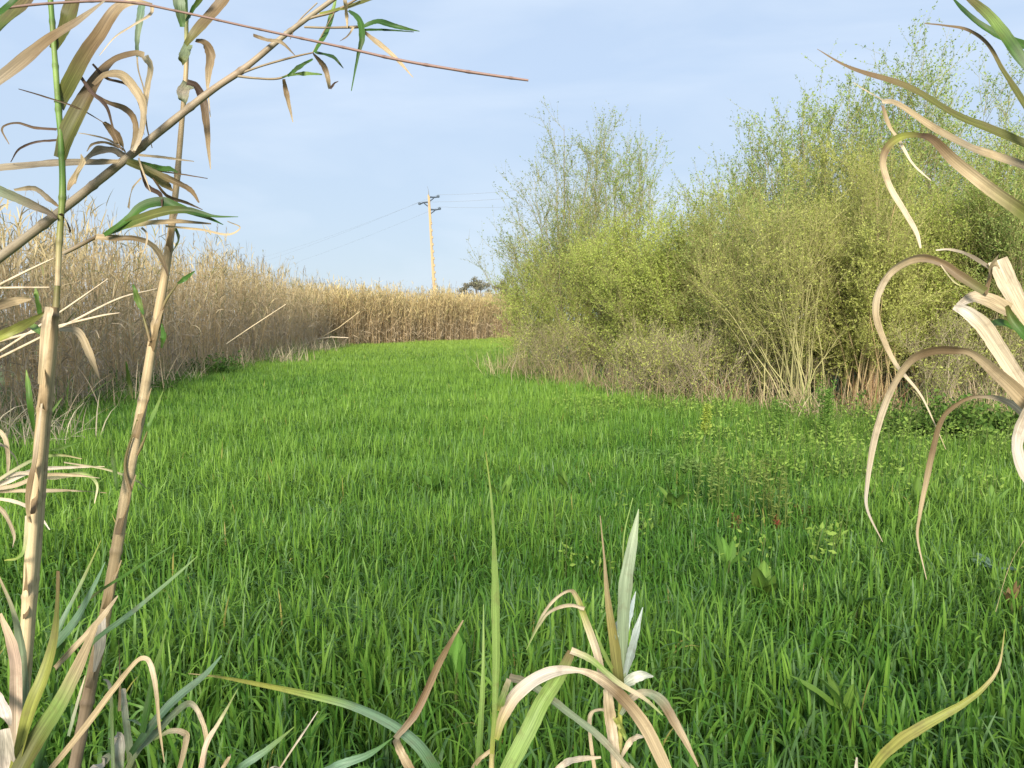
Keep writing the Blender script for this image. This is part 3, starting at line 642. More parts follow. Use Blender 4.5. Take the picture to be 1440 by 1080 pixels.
def blade(parent, pts, wid, cols, d, tilt=None, dd=None, fold=.16, name='leaf'):
    """a reed leaf along a traced line, at its own distance d (+dd along it), wid in photo pixels, cols along its length"""
    _ln[0] += 1; g = np.random.default_rng(_ln[0]); n = len(pts); k = max(14, 7 * n)
    px, t = crom(pts, k); wi = np.maximum(np.interp(t, np.linspace(0, n - 1, len(wid)), wid), .5)
    tn = t / (n - 1)
    if dd is None: dd = g.uniform(-.06, .06)
    dep = d + dd * tn + .012 * np.sin(tn * 5 + g.uniform(0, 6))
    P = np.array([pt(u, v, q) for (u, v), q in zip(px, dep)])
    T_ = nrm(np.gradient(P, axis=0)); S0 = nrm(np.cross(T_, -FWD)); F0 = nrm(np.cross(S0, T_))
    if tilt is None: tilt = g.uniform(-.7, .7), g.uniform(-.7, .7)
    ti = np.interp(tn, np.linspace(0, 1, len(tilt)), tilt)[:, None]
    S = S0 * np.cos(ti) + F0 * np.sin(ti); Nn = nrm(np.cross(S, T_))
    hw_ = (wi / 2 / F * dep)[:, None] / np.maximum(np.cos(ti), .45)
    X = np.linspace(-1, 1, 7)
    z = (np.abs(X) ** 1.3 * fold * 2)[None] * (1 + .5 * np.sin(tn * 7 + g.uniform(0, 6)))[:, None] + min(.10, .9 / max(wid)) * np.sin(tn * 17 + g.uniform(0, 6))[:, None] * X[None]
    ew = lambda: .05 * np.sin(tn * 23 * g.uniform(.7, 1.3) + g.uniform(0, 6)) + .045 * np.sin(tn * 61 * g.uniform(.7, 1.3) + g.uniform(0, 6)) + .03 * g.normal(size=k)
    edge = 1 + np.where(X[None] < 0, ew()[:, None], ew()[:, None]) * (np.abs(X) > .8)[None] * min(1.0, 9.0 / max(wid))
    V = P[:, None] + (hw_ * edge * X[None])[:, :, None] * S[:, None] + (hw_ * z)[:, :, None] * Nn[:, None]
    i = np.arange(k * 7).reshape(k, 7); Q = np.stack([i[:-1, :-1], i[:-1, 1:], i[1:, 1:], i[1:, :-1]], -1)
    cc = np.array(cols, float); ct = np.linspace(0, 1, len(cc)); col = np.stack([np.interp(tn, ct, cc[:, q]) for q in range(3)], 1)
    col = col[:, None, :] * (1 + .14 * (np.abs(X) < .1) + .10 * g.normal(size=1) )[None, :, None]
    ST = np.zeros((k, 7, 3)); ST[..., 0] = X[None] * .5; ST[..., 1] = tn[:, None] * 3; ST[..., 2] = _ln[0] * 1.7
    mb = MB(); mb.add(V, Q, col.reshape(-1, 3), ST)
    return mb.build(name, M_blade, parent)
def cane(parent, pts, wid, cols, d, step=95, name='stem', nodes=True, dd=0.0, S=12):
    n = len(pts); k = 26 * n if nodes else 8 * n; px, t = crom(pts, k); wi = np.interp(t, np.linspace(0, n - 1, len(wid)), wid); tn = t / (n - 1)
    dep = d + dd * tn
    P = np.array([pt(u, v, q) for (u, v), q in zip(px, dep)])[None]
    arc = np.concatenate([[0], np.cumsum(np.linalg.norm(np.diff(px, axis=0), axis=1))])
    cc = np.array(cols, float); col = np.stack([np.interp(tn, np.linspace(0, 1, len(cc)), cc[:, q]) for q in range(3)], 1)
    r = wi * (.80 if nodes else 1) / 2 / F * dep
    if nodes:
        ph = (arc % step) / step; dist = np.minimum(ph, 1 - ph) * step
        ring = np.exp(-(dist / 3.5) ** 2); r = r * (1 + .20 * ring); col = col * (1 - .28 * ring)[:, None]
    g = np.random.default_rng(int(abs(pts[0][0]) + 11)); r = r * (1 + .03 * np.sin(arc * .11))
    mb = MB(); tubes(mb, P, r[None], col[None], S); return mb.build(name, M_cane, parent)

CT = (.39, .30, .175); CP = (.50, .40, .245)
# --- green giant reed on the far left
A = thing('giant_reed', 'giant reed with green upper stem and wide brown tipped leaves at the far left', 'reed', pt(-20, 1875, 1.12) * [1, 1, 0], 'tall canes in the left foreground')
a = 1.12
cane(A, [(-20, 1875), (10, 1300), (35, 960), (52, 760), (63, 620), (74, 500), (81, 400)], [22, 20, 18, 17, 15, 12, 10], [CT, CT, CP, CP, CT, CT, O], a, 118)
cane(A, [(81, 402), (84, 330), (88, 270), (86, 200), (82, 150), (77, 80), (71, 0), (58, -140), (40, -300)], [9, 10, 11, 10, 10, 9, 9, 7, 4], [T, (.19, .20, .06), G2, G2, LGn, G2, LGn, G], a, 62)
for p_, w_, c_, tl in [
    ([(-14, 60), (20, 22), (45, -8), (70, -60)], [27, 27, 26, 8], [G, O, B, B], (.5, .2)),
    ([(84, 150), (98, 123), (123, 80), (143, 50), (165, 15), (187, 4), (214, 7)], [22, 27, 26, 23, 19, 12, 5], [O, O, B, B, T, B], (.2, .1, .5)),
    ([(214, 7), (212, 20), (190, 34), (162, 52), (140, 78)], [6, 4, 3, 2, 1], [T, Pp], None),
    ([(86, 223), (99, 187), (123, 140), (141, 107), (160, 85), (187, 76), (203, 79)], [20, 28, 25, 19, 12, 12, 10], [O, O, B, B, B, T], (.1, .1, .5)),
    ([(203, 79), (212, 95), (205, 130), (200, 165), (196, 185)], [10, 8, 5, 3, 1], [Pp, T], (.3, .3)),
    ([(78, 72), (92, 40), (104, 10), (114, -25)], [18, 28, 27, 16], [O, O, B], (.4, .1)),
    ([(133, 120), (150, 107), (173, 107), (193, 130), (203, 153), (200, 187), (190, 212)], [8, 13, 13, 13, 11, 9, 5], [B, T, T, Pp], None),
    ([(80, 182), (50, 180), (23, 173), (3, 181), (13, 203)], [4, 4, 3, 3, 1], [Bd, B], None),
    ([(80, 197), (50, 200), (27, 210), (15, 228)], [3, 3, 3, 1], [Bd, Bd], None),
    ([(130, 90), (150, 110), (180, 120), (197, 147), (203, 190)], [3, 4, 4, 4, 1], [Bd, B], None),
    ([(112, 106), (130, 130), (150, 150), (160, 182), (172, 212)], [4, 6, 5, 4, 1], [Bd, Bd, B], None),
    ([(97, 268), (108, 250), (121, 228)], [5, 21, 22], [B, T, T], (.4, .4)),
    ([(80, 306), (67, 297), (33, 282), (-10, 264)], [4, 9, 13, 14], [Bd, GT, GG], (.4, .2)),
    ([(82, 290), (70, 280), (50, 265), (20, 267)], [3, 8, 7, 3], [B, GT, T], None),
    ([(85, 300), (95, 312), (100, 325), (97, 325)], [6, 6, 5, 2], [Bd, B], None),
    ([(26, 125), (60, 135), (110, 152), (150, 175)], [1, 2, 2, 1], [Bd, B], None),
    ([(83, 463), (110, 467), (127, 500), (140, 533)], [5, 10, 9, 1], [Pp, T, GT], (.2, .5)),
    ([(63, 440), (33, 457), (-10, 478)], [3, 12, 13], [O, O, Y], (.5, .3)),
    ([(44, 420), (23, 423), (-10, 432)], [3, 11, 13], [T, T, B], (.3, .4)),
    ([(48, 607), (43, 573), (40, 540), (37, 520)], [3, 8, 7, 1], [G, G, LGn], None),
    ([(49, 613), (65, 590), (87, 560)], [3, 6, 1], [G, LGn], None),
    ([(57, 445), (53, 420), (50, 405)], [4, 9, 3], [G, LGn], None),
    ([(62, 472), (50, 462), (38, 452)], [3, 9, 2], [G, LGn], None)]:
    blade(A, p_, w_, c_, a, tl)
cane(A, [(50, 640), (52, 600), (66, 530), (72, 518)], [5, 5, 4, 3], [B, O, O], a - .015, nodes=False, name='side_shoot', S=6)
cane(A, [(72, 520), (66, 495), (60, 470)], [4, 4, 3], [O, Bd], a - .02, nodes=False, name='side_shoot', S=6)

# --- broken cane right in front of it
Bk = thing('broken_cane', 'thick dry cane snapped off at mid height beside the green giant reed', 'reed', pt(-60, 1890, 1.10) * [1, 1, 0], 'tall canes in the left foreground')
cane(Bk, [(-60, 1890), (-5, 1350), (22, 1040), (36, 900), (45, 760), (58, 600), (68, 500), (74, 432)], [25, 23, 21, 20, 19, 18, 19, 20], [CT, CT, CT, CP, CP, CT, CT, B], 1.10, 132)
for p_, w_, c_, tl in [([(44, 735), (40, 700), (52, 640), (60, 560)], [8, 12, 10, 3], [T, B, Pp], (.5, .3)),
                       ([(70, 432), (64, 470), (57, 540)], [10, 12, 6], [Pp, T, T], (.3, .3)),
                       ([(37, 725), (36, 770), (25, 785), (6, 788)], [5, 8, 4, 1], [Pp, LGn, Y], None)]:
    blade(Bk, p_, w_, c_, 1.07, tl, 0.0)

# --- second tall cane
Bc = thing('giant_reed', 'bare buff cane rising right of the green giant reed with leaves only at its top', 'reed', pt(-10, 1840, 1.28) * [1, 1, 0], 'tall canes in the left foreground')
b_ = 1.28
cane(Bc, [(-10, 1840), (50, 1330), (105, 1078), (128, 960), (147, 870), (166, 760), (182, 665), (200, 570), (215, 480), (233, 380), (246, 280), (255, 180), (262, 90), (261, 0), (256, -150), (250, -300)],
     [22, 21, 21, 21, 19, 19, 18, 17, 16, 14, 11, 9, 8, 7, 6, 3], [B, B, (.22, .17, .12), (.27, .20, .13), (.36, .27, .15), CT, CP, CP, CT, CT, CT, CT, CT, LGn, G, G], b_, 108)
for p_, w_, c_, tl in [
    ([(262, 64), (283, 37), (317, 0), (350, -40)], [9, 19, 19, 8], [O, B, B], (.2, .3)),
    ([(275, 57), (288, 62), (296, 78), (293, 105), (292, 125)], [5, 11, 12, 8, 3], [B, B, T], (.4, .3)),
    ([(292, 125), (294, 145), (296, 165)], [3, 2, 1], [T, T], None),
    ([(265, 62), (259, 78), (255, 88)], [10, 12, 8], [GG, O], (.5, .5)),
    ([(263, 116), (276, 122), (285, 140), (290, 170), (293, 207), (296, 238)], [8, 9, 11, 9, 5, 1], [Bd, Bd, B, T], (.3, .4)),
    ([(266, 118), (259, 130), (257, 143)], [16, 18, 10], [GG, Pp, GG], (.4, .3)),
    ([(250, -30), (252, 5), (257, 38)], [14, 15, 7], [GG, GG, G], (.4, .3)),
    ([(262, 30), (272, 15), (288, -12)], [5, 9, 8], [G, G, O], None),
    ([(200, 6), (197, 25), (193, 55), (193, 80)], [8, 9, 6, 3], [BG, GG, BG], (.4, .4)),
    ([(193, 80), (195, 100), (203, 130), (206, 175), (214, 208)], [3, 2, 2, 2, 1], [T, B], None),
    ([(187, 400), (194, 420), (202, 442)], [2, 10, 3], [G, LGn, G], (.2, .2)),
    ([(228, 490), (230, 472), (228, 455)], [4, 10, 2], [G, G, G], (.2, .2)),
    ([(250, 399), (260, 392), (274, 381)], [3, 7, 1], [G, G], None),
    ([(207, 607), (218, 580), (230, 550)], [5, 8, 2], [G, LGn], None),
    ([(187, 560), (182, 535), (177, 508)], [3, 7, 1], [O, G], None),
    ([(165, 690), (161, 650), (156, 618)], [4, 8, 2], [G, LGn], None),
    ([(144, 866), (141, 905), (133, 945)], [9, 15, 4], [Wh, Wh, Pp], (.3, .2)),
    ([(246, 318), (252, 335), (244, 352)], [5, 5, 1], [G, O], None)]:
    blade(Bc, p_, w_, c_, b_ - .02, tl, -.02)
for p_ in ([(226, 440), (235, 420), (250, 399)], [(216, 478), (224, 460), (229, 440)], [(193, 640), (200, 625), (208, 605)], [(183, 690), (176, 650), (193, 590)], [(211, 480), (206, 460), (200, 440)]):
    cane(Bc, p_, [4, 4, 2], [B, O], b_ - .015, nodes=False, name='side_shoot', S=6)

for x_, y_, L_ in ((150, 858, 70), (168, 752, 84), (192, 616, 70), (214, 492, 74), (238, 352, 60), (126, 968, 60)):
    sl = .185 if y_ > 400 else .10
    blade(Bc, [(x_ - 1, y_), (x_ + 2 + sl * L_ * .5, y_ - L_ * .5), (x_ + 8 + sl * L_, y_ - L_)], [11, 9, 2], [B, (.36, .27, .15), T], b_ - .014, (.2, .5), 0.0, name='sheath')
for x_, y_, L_ in ((48, 722, 90), (60, 575, 80), (36, 868, 75)):
    blade(Bk, [(x_ + 1, y_), (x_ - 1 + .1 * L_ * .5, y_ - L_ * .5), (x_ - 7 + .1 * L_, y_ - L_)], [12, 9, 2], [B, (.38, .28, .16), T], 1.10 - .014, (.2, .5), 0.0, name='sheath')

# --- leaning dead cane
D = thing('leaning_cane', 'long grey dead cane leaning diagonally across the top left corner', 'reed', pt(-2050, 1900, 1.2) * [1, 1, 0], 'tall canes in the left foreground')
c_d = 1.2
cane(D, [(-2050, 1900), (-1000, 1100), (-300, 590), (0, 362), (90, 293), (190, 213), (290, 133), (345, 95), (400, 50), (470, -2), (600, -95)], [24, 22, 19, 16, 15, 14, 12, 11, 9, 8, 4], [GT, GT, GT, GT, GT, GT, (.30, .23, .16), GT, GT, T], c_d, 88)
for p_, w_ in (([(328, 107), (367, 93), (413, 80), (440, 74)], [4, 3, 3, 2]), ([(328, 106), (360, 110), (393, 110), (420, 97)], [4, 3, 3, 2]), ([(400, 47), (433, 27), (470, 16), (505, -3)], [5, 4, 4, 3]),
               ([(428, 38), (460, 39), (500, 38), (512, 37)], [3, 3, 4, 3]), ([(440, 74), (455, 45), (470, 18)], [2, 2, 2]), ([(446, 4), (420, 30), (408, 55)], [2, 2, 1]), ([(90, 356), (110, 346), (136, 333)], [6, 6, 5])):
    cane(D, p_, w_, [GT, B], c_d, nodes=False, name='twig', S=6)
for p_, w_, c_, tl in [
    ([(177, 213), (165, 193), (147, 171)], [6, 15, 6], [T, B, B], (.3, .3)), ([(175, 212), (153, 197), (127, 190), (110, 187)], [3, 3, 2, 1], [B, T], None), ([(167, 207), (147, 200), (130, 203), (122, 213)], [3, 3, 3, 1], [B, T], None),
    ([(187, 214), (193, 187), (190, 167), (177, 153), (150, 143), (130, 130)], [10, 11, 10, 8, 5, 2], [T, B, B, Bd], (.3, .5)),
    ([(185, 212), (197, 195), (203, 160), (210, 120), (212, 95)], [4, 5, 4, 3, 1], [Pp, Pp, T], None),
    ([(178, 228), (207, 240), (233, 260), (243, 269)], [8, 13, 11, 2], [O, O, B], (.2, .4)), ([(183, 226), (217, 236), (238, 238), (250, 243)], [6, 9, 8, 2], [Gd, G, Gd], (.3, .2)), ([(197, 232), (233, 250), (267, 267), (280, 285)], [6, 9, 7, 2], [O, B, B], (.3, .3)),
    ([(195, 218), (233, 222), (273, 227)], [4, 4, 1], [T, GT], None), ([(200, 240), (208, 262), (226, 274), (228, 292)], [5, 7, 6, 1], [Bd, Bd, Bd], None), ([(199, 250), (186, 268), (181, 293)], [3, 5, 5], [T, T], None), ([(195, 222), (203, 245), (212, 270)], [3, 3, 1], [T, Pp], None),
    ([(215, 250), (235, 275), (262, 285), (285, 295)], [3, 5, 4, 1], [B, B], None), ([(218, 240), (255, 245), (292, 251)], [2, 2, 1], [B, Bd], None),
    ([(-10, 237), (67, 231), (133, 229), (168, 227)], [11, 11, 10, 6], [GT, GT, T], (.4, .3)), ([(113, 230), (138, 215), (160, 214), (182, 222)], [5, 16, 15, 4], [T, GT, GT], (.5, .4)),
    ([(147, 331), (180, 309), (200, 291), (227, 284), (253, 293), (293, 307), (314, 316)], [6, 11, 15, 15, 11, 5, 1], [G, G, Gd, G, Gd], (.2, .3)), ([(150, 329), (187, 312), (233, 298), (267, 297), (300, 304), (335, 305)], [6, 15, 13, 10, 4, 1], [G, O, Gd, G], (.1, .4)),
    ([(160, 325), (200, 315), (247, 312), (297, 315)], [6, 8, 7, 2], [Y, T, B], (.3, .4)), ([(233, 318), (283, 323), (320, 330), (338, 320), (320, 311)], [3, 3, 3, 2, 1], [T, T], None),
    ([(135, 333), (160, 335), (190, 336), (213, 344), (227, 362), (236, 388)], [8, 9, 7, 7, 7, 1], [T, B, T, Bd], (.3, .3)), ([(199, 320), (207, 330), (203, 350), (190, 357)], [3, 3, 2, 1], [Pp, T], None),
    ([(397, 109), (427, 104), (453, 105)], [3, 7, 2], [G, LGn, G], None), ([(405, 107), (420, 95), (440, 83)], [3, 7, 2], [G, G], None), ([(399, 111), (403, 133), (412, 172)], [4, 7, 1], [B, B, T], (.3, .4)), ([(440, 76), (457, 97), (464, 125)], [5, 8, 4], [B, B, T], (.3, .2)),
    ([(464, 125), (470, 118), (476, 114)], [3, 3, 1], [Bd, Bd], None), ([(443, 74), (467, 80), (483, 96)], [4, 6, 1], [Gd, Gd], None), ([(443, 74), (457, 50), (467, 22), (474, -6)], [5, 10, 8, 3], [G, G, LGn], (.2, .4)), ([(356, 50), (375, 56), (396, 60), (415, 78)], [5, 5, 5, 1], [B, T, B], None),
    ([(450, 20), (480, 13), (505, 5), (537, -4)], [4, 8, 8, 2], [Y, O, O], None), ([(490, 15), (505, 28), (509, 53), (503, 80), (494, 128)], [4, 9, 8, 4, 1], [Gd, G, Gd, G], (.3, .3)), ([(508, 39), (530, 31), (557, 38), (590, 44)], [4, 9, 8, 1], [G, Gd, G], (.3, .1)), ([(512, 42), (540, 42), (582, 45)], [3, 3, 1], [G, Gd], None),
    ([(511, 44), (530, 60), (557, 83), (581, 109)], [4, 8, 6, 1], [B, T, T], (.3, .4)), ([(485, 0), (488, 20), (489, 39)], [5, 6, 2], [T, T], None), ([(497, 38), (490, 50), (478, 58)], [3, 3, 1], [T, Bd], None)]:
    blade(D, p_, w_, c_, c_d - .02, tl)

# --- thin bare twig across the sky
Tw = thing('bare_twig', 'thin dark bare twig stretching across the sky from the top left corner', 'twig', pt(-700, 250, 1.0) * [1, 1, 0])
cane(Tw, [(-900, 1600), (-560, 560), (-220, 110), (-100, 40), (0, 13), (100, 3), (180, 3), (260, 18), (350, 38), (480, 66), (560, 84), (640, 98), (700, 107), (743, 113)], [8, 7, 6, 5, 4.5, 4.5, 4.5, 4, 4, 4.5, 5, 5, 5, 4], [B, (.20, .13, .11), (.22, .14, .12), (.25, .16, .14)], 1.02, 60)
# --- big loose leaf at the top left
LT = thing('giant_reed', 'giant reed outside the left edge showing one wide grey brown leaf slanting up', 'reed', pt(-420, 1900, 1.0) * [1, 1, 0], 'tall canes in the left foreground')
cane(LT, [(-420, 1900), (-330, 1000), (-230, 500), (-140, 220), (-90, 60), (-60, -150)], [24, 22, 18, 14, 10, 5], [T, T, B, B], .98, 110)
blade(LT, [(-140, 215), (-60, 160), (-8, 122), (33, 90), (73, 55), (110, 30), (148, 1)], [6, 20, 23, 23, 19, 14, 3], [GT, GT, B, GT], .98, (.4, .2, .4))
blade(LT, [(-90, 60), (-40, 30), (0, 20), (32, -8)], [5, 12, 14, 9], [G, G, Gd], .98, (.4, .3))

# --- dead leaf bundle left
Ld = thing('dead_shoot', 'bundle of pale dead leaves reaching in from the left edge at mid height', 'reed', pt(-160, 1760, 1.35) * [1, 1, 0])
cane(Ld, [(-160, 1760), (-130, 1100), (-80, 800), (-30, 690)], [14, 13, 10, 5], [T, T, Pp], 1.35, 90)
for p_, w_, c_ in [([(-30, 690), (10, 677), (50, 661), (100, 657), (147, 656)], [5, 7, 6, 4, 1], [Pp, Wh, Pp]), ([(-30, 690), (20, 683), (60, 668), (110, 668), (140, 672)], [5, 6, 5, 4, 1], [Pp, T, Pp]), ([(-20, 680), (30, 665), (70, 672), (117, 666), (137, 680), (133, 708)], [4, 5, 5, 6, 5, 1], [Wh, Pp, LGn, Pp]),
                   ([(-20, 686), (40, 650), (80, 640), (115, 645)], [4, 5, 4, 1], [Pp, LGn, T]), ([(-20, 692), (30, 690), (70, 690), (110, 690)], [4, 5, 5, 1], [T, Pp, T]), ([(60, 640), (80, 632), (117, 620)], [4, 5, 1], [LGn, G]), ([(-20, 700), (20, 705), (50, 720), (70, 745)], [3, 5, 4, 1], [Pp, Wh]), ([(-20, 640), (0, 625), (20, 640), (28, 662)], [5, 6, 6, 1], [Pp, Wh, T]),
                   ([(-20, 600), (5, 612), (12, 650), (8, 690)], [4, 6, 5, 1], [T, Pp]), ([(-20, 700), (5, 720), (20, 750), (18, 770)], [4, 6, 5, 1], [T, Pp]), ([(90, 650), (150, 660), (190, 675), (208, 688)], [2, 3, 3, 1], [Pp, LGn]), ([(100, 690), (130, 691), (150, 693)], [2, 2, 1], [Pp, T])]:
    blade(Ld, p_, w_, c_, 1.35)
for p_ in ([(-40, 520), (0, 503), (100, 453), (167, 420), (221, 406)], [(-40, 515), (0, 494), (83, 440), (152, 392)], [(-40, 500), (0, 480), (130, 447), (168, 440)], [(-40, 420), (0, 400), (40, 380), (76, 363)], [(-40, 408), (0, 405), (70, 404)]):
    cane(Ld, p_, [4, 4, 3.5, 3, 1.5], [T, Pp, Pp], 1.5, nodes=False, name='dead_stalk', S=6)

# --- shoot at the bottom left
S1 = thing('reed_shoot', 'young reed shoot with yellow green and tan leaves at the bottom left corner', 'reed', pt(10, 1950, 1.05) * [1, 1, 0], 'young reed shoots in the foreground')
cane(S1, [(10, 1950), (14, 1500), (18, 1200), (24, 1070)], [16, 16, 17, 16], [T, O, Y], 1.05, 90)
for p_, w_, c_, tl, d_ in [
    ([(16, 1100), (43, 1003), (63, 953), (76, 903), (81, 853), (83, 803)], [14, 20, 21, 15, 8, 6], [Y, Y, Y, O, B], (.2, .4), 1.0), ([(20, 1105), (50, 1047), (83, 993), (113, 933), (136, 880)], [26, 27, 24, 19, 8], [O, O, LGn, T, T], (.2, .3), .98),
    ([(0, 863), (17, 907), (23, 953), (22, 1060), (20, 1100)], [4, 12, 14, 16, 12], [T, (.52, .38, .30), (.5, .4, .3), LGn], (.5, .3), 1.02), ([(-4, 805), (20, 863), (30, 920), (33, 987), (30, 1060), (28, 1100)], [2, 6, 14, 17, 15, 12], [T, GG, GG, BG, O], (.3, .2), 1.03),
    ([(70, 930), (83, 887), (110, 830), (142, 760)], [9, 9, 6, 1], [G, BG, Y], (.4, .3), 1.1), ([(60, 950), (77, 910), (110, 868), (135, 820), (148, 790)], [12, 13, 11, 6, 1], [G, BG, BG], (.3, .2), 1.12), ([(120, 915), (143, 893), (187, 860), (250, 807), (278, 782)], [5, 7, 7, 4, 1], [G, BG, LGn], (.4, .3), 1.12), ([(110, 855), (143, 830), (190, 800), (245, 766)], [3, 4, 4, 1], [Bd, G, G], None, 1.15),
    ([(65, 1090), (117, 1027), (160, 970), (190, 932), (205, 926), (214, 940), (220, 975), (224, 1020), (231, 1072)], [8, 9, 8, 6, 6, 7, 5, 4, 1], [T, T, T, Pp, T, T], (.3, .3), 1.02), ([(78, 940), (125, 890), (150, 860), (166, 838)], [7, 10, 8, 2], [T, T, Pp], (.4, .3), 1.05),
    ([(6, 1025), (10, 1060), (14, 1100)], [14, 26, 26], [Wh, Wh, (.6, .5, .45)], (.3, .2), .97), ([(-6, 970), (8, 1000), (14, 1020)], [8, 16, 4], [(.6, .52, .5), Wh], (.3, .3), 1.0), ([(40, 1000), (58, 960), (75, 930), (95, 900)], [14, 18, 16, 4], [Gd, G, G], (.4, .4), 1.1), ([(55, 1080), (66, 1040), (75, 1000), (80, 960)], [16, 18, 14, 3], [Gd, G, Gd], (.4, .3), 1.1)]:
    blade(S1, p_, w_, c_, d_, tl, 0.02)
S2 = thing('reed_shoot', 'small reed shoot with grey green and pale bent leaves right of the buff cane foot', 'reed', pt(170, 1850, 1.3) * [1, 1, 0], 'young reed shoots in the foreground')
cane(S2, [(170, 1850), (175, 1400), (180, 1100)], [11, 11, 9], [T, O, O], 1.3, 90)
for p_, w_, c_, tl in [
    ([(175, 1090), (195, 1055), (217, 1033), (253, 997), (270, 990), (283, 1010), (290, 1040), (286, 1085)], [8, 9, 10, 9, 7, 6, 5, 4], [O, GG, GG, GG, Pp, T, GG], (.4, .3)), ([(250, 1090), (262, 1040), (258, 1030), (240, 1028), (215, 1040)], [5, 7, 7, 6, 4], [T, T, Pp, LGn], None), ([(283, 1085), (291, 1045), (310, 1013), (335, 968)], [8, 8, 5, 1], [(.5, .36, .28), Pp, LGn], (.3, .3)),
    ([(325, 1090), (340, 1078), (377, 1053), (414, 1022)], [8, 10, 8, 1], [G, BG, LGn], (.4, .3)), ([(185, 1060), (215, 1020), (245, 985), (287, 950), (312, 922)], [9, 12, 11, 8, 2], [Gd, BG, BG], (.4, .4)), ([(200, 1030), (209, 1000), (220, 940), (234, 885)], [10, 13, 10, 1], [G, G, LGn], (.4, .4)),
    ([(160, 1090), (158, 1020), (156, 975), (152, 958), (145, 955)], [6, 5, 5, 5, 1], [GG, LGn, Wh, Wh], None), ([(173, 968), (176, 1000), (182, 1050), (188, 1090)], [6, 8, 9, 9], [Wh, GG, O], (.4, .4)), ([(157, 1036), (168, 1040), (168, 1085)], [8, 14, 10], [Wh, Wh, GG], (.4, .3)), ([(125, 1088), (140, 1075), (156, 1062)], [8, 13, 9], [Wh, Wh, GG], (.3, .3)),
    ([(168, 1000), (169, 960), (167, 900)], [4, 3, 1], [T, B], None), ([(390, 1085), (420, 1040), (447, 1000)], [2, 3, 1], [Pp, Wh], None), ([(97, 1035), (110, 985), (120, 950)], [5, 5, 1], [GG, Pp], None), ([(310, 1085), (320, 1070), (325, 1060)], [4, 6, 1], [T, T], None), ([(180, 1012), (190, 1013), (205, 1024)], [5, 6, 2], [BG, BG], None),
    ([(455, 1085), (480, 1075), (520, 1060), (552, 1038)], [9, 12, 8, 1], [BG, BG, G], (.4, .3)), ([(375, 1085), (388, 1078), (398, 1083)], [5, 6, 4], [Wh, Wh], None)]:
    blade(S2, p_, w_, c_, 1.28, tl, 0.02)

# --- middle shoots
S3 = thing('reed_shoot', 'young reed shoot with one tall straight green blade at the bottom centre', 'reed', pt(688, 1900, 1.38) * [1, 1, 0], 'young reed shoots in the foreground')
m_ = 1.38
cane(S3, [(688, 1900), (690, 1400), (691, 1100), (694, 1020)], [12, 12, 10, 7], [T, T, Y], m_, 70)
for p_, w_, c_, tl in [
    ([(692, 1060), (696, 1000), (698, 920), (697, 853), (696, 803), (694, 747), (690, 690), (683, 635)], [6, 7, 11, 12, 9, 4, 3, 1], [Y, LGn, LGn, LGn, LGn, LGn, Y], (.2, .2)), ([(671, 1100), (677, 1003), (680, 937), (680, 850)], [9, 8, 5, 1], [G, LGn, LGn], (.3, .3)),
    ([(707, 1095), (740, 1033), (763, 987), (787, 950), (804, 916)], [20, 22, 21, 18, 11], [LGn, LGn, LGn, LGn, B], (.3, .2)), ([(803, 915), (830, 927), (867, 958), (907, 983), (932, 1006)], [9, 8, 7, 5, 2], [Pp, LGn, Pp, LGn], (.4, .3)),
    ([(698, 1040), (708, 1007), (730, 973), (770, 947), (813, 943), (847, 957), (880, 987), (910, 1027), (940, 1090)], [7, 14, 18, 15, 6, 14, 16, 18, 16], [Y, T, Wh, Wh, Pp, B, T, T], (.2, .5, .2)), ([(716, 952), (747, 963), (797, 1000), (847, 1040), (890, 1090)], [10, 10, 9, 9, 7], [GT, GG, GG, Pp], (.4, .3)),
    ([(702, 1000), (706, 985), (716, 955)], [6, 10, 7], [Y, LGn, GT], (.3, .3)), ([(651, 872), (632, 905), (613, 940), (585, 1000), (556, 1038)], [2, 7, 10, 11, 9], [T, B, B, (.22, .14, .08), GT], (.5, .3)), ([(556, 1038), (565, 1060), (585, 1095)], [9, 11, 12], [GT, T, B], (.3, .3)),
    ([(620, 1095), (592, 1050), (560, 1022), (520, 1000), (480, 986), (430, 975), (370, 963), (310, 952), (265, 947)], [20, 19, 17, 15, 13, 11, 8, 4, 1], [G, BG, BG, BG, LGn, Y, Y, T], (.3, .2)), ([(690, 1055), (672, 1070), (660, 1090)], [5, 6, 5], [T, T], None)]:
    blade(S3, p_, w_, c_, m_ - .02, tl)
S4 = thing('reed_shoot', 'dying reed shoot with upright grey green blade and arched straw leaves right of bottom centre', 'reed', pt(870, 1880, 1.45) * [1, 1, 0], 'young reed shoots in the foreground')
n_ = 1.45
cane(S4, [(870, 1880), (872, 1400), (872, 1100), (872, 1000), (872, 950)], [12, 12, 9, 8, 6], [T, T, Y, Y], n_, 70)
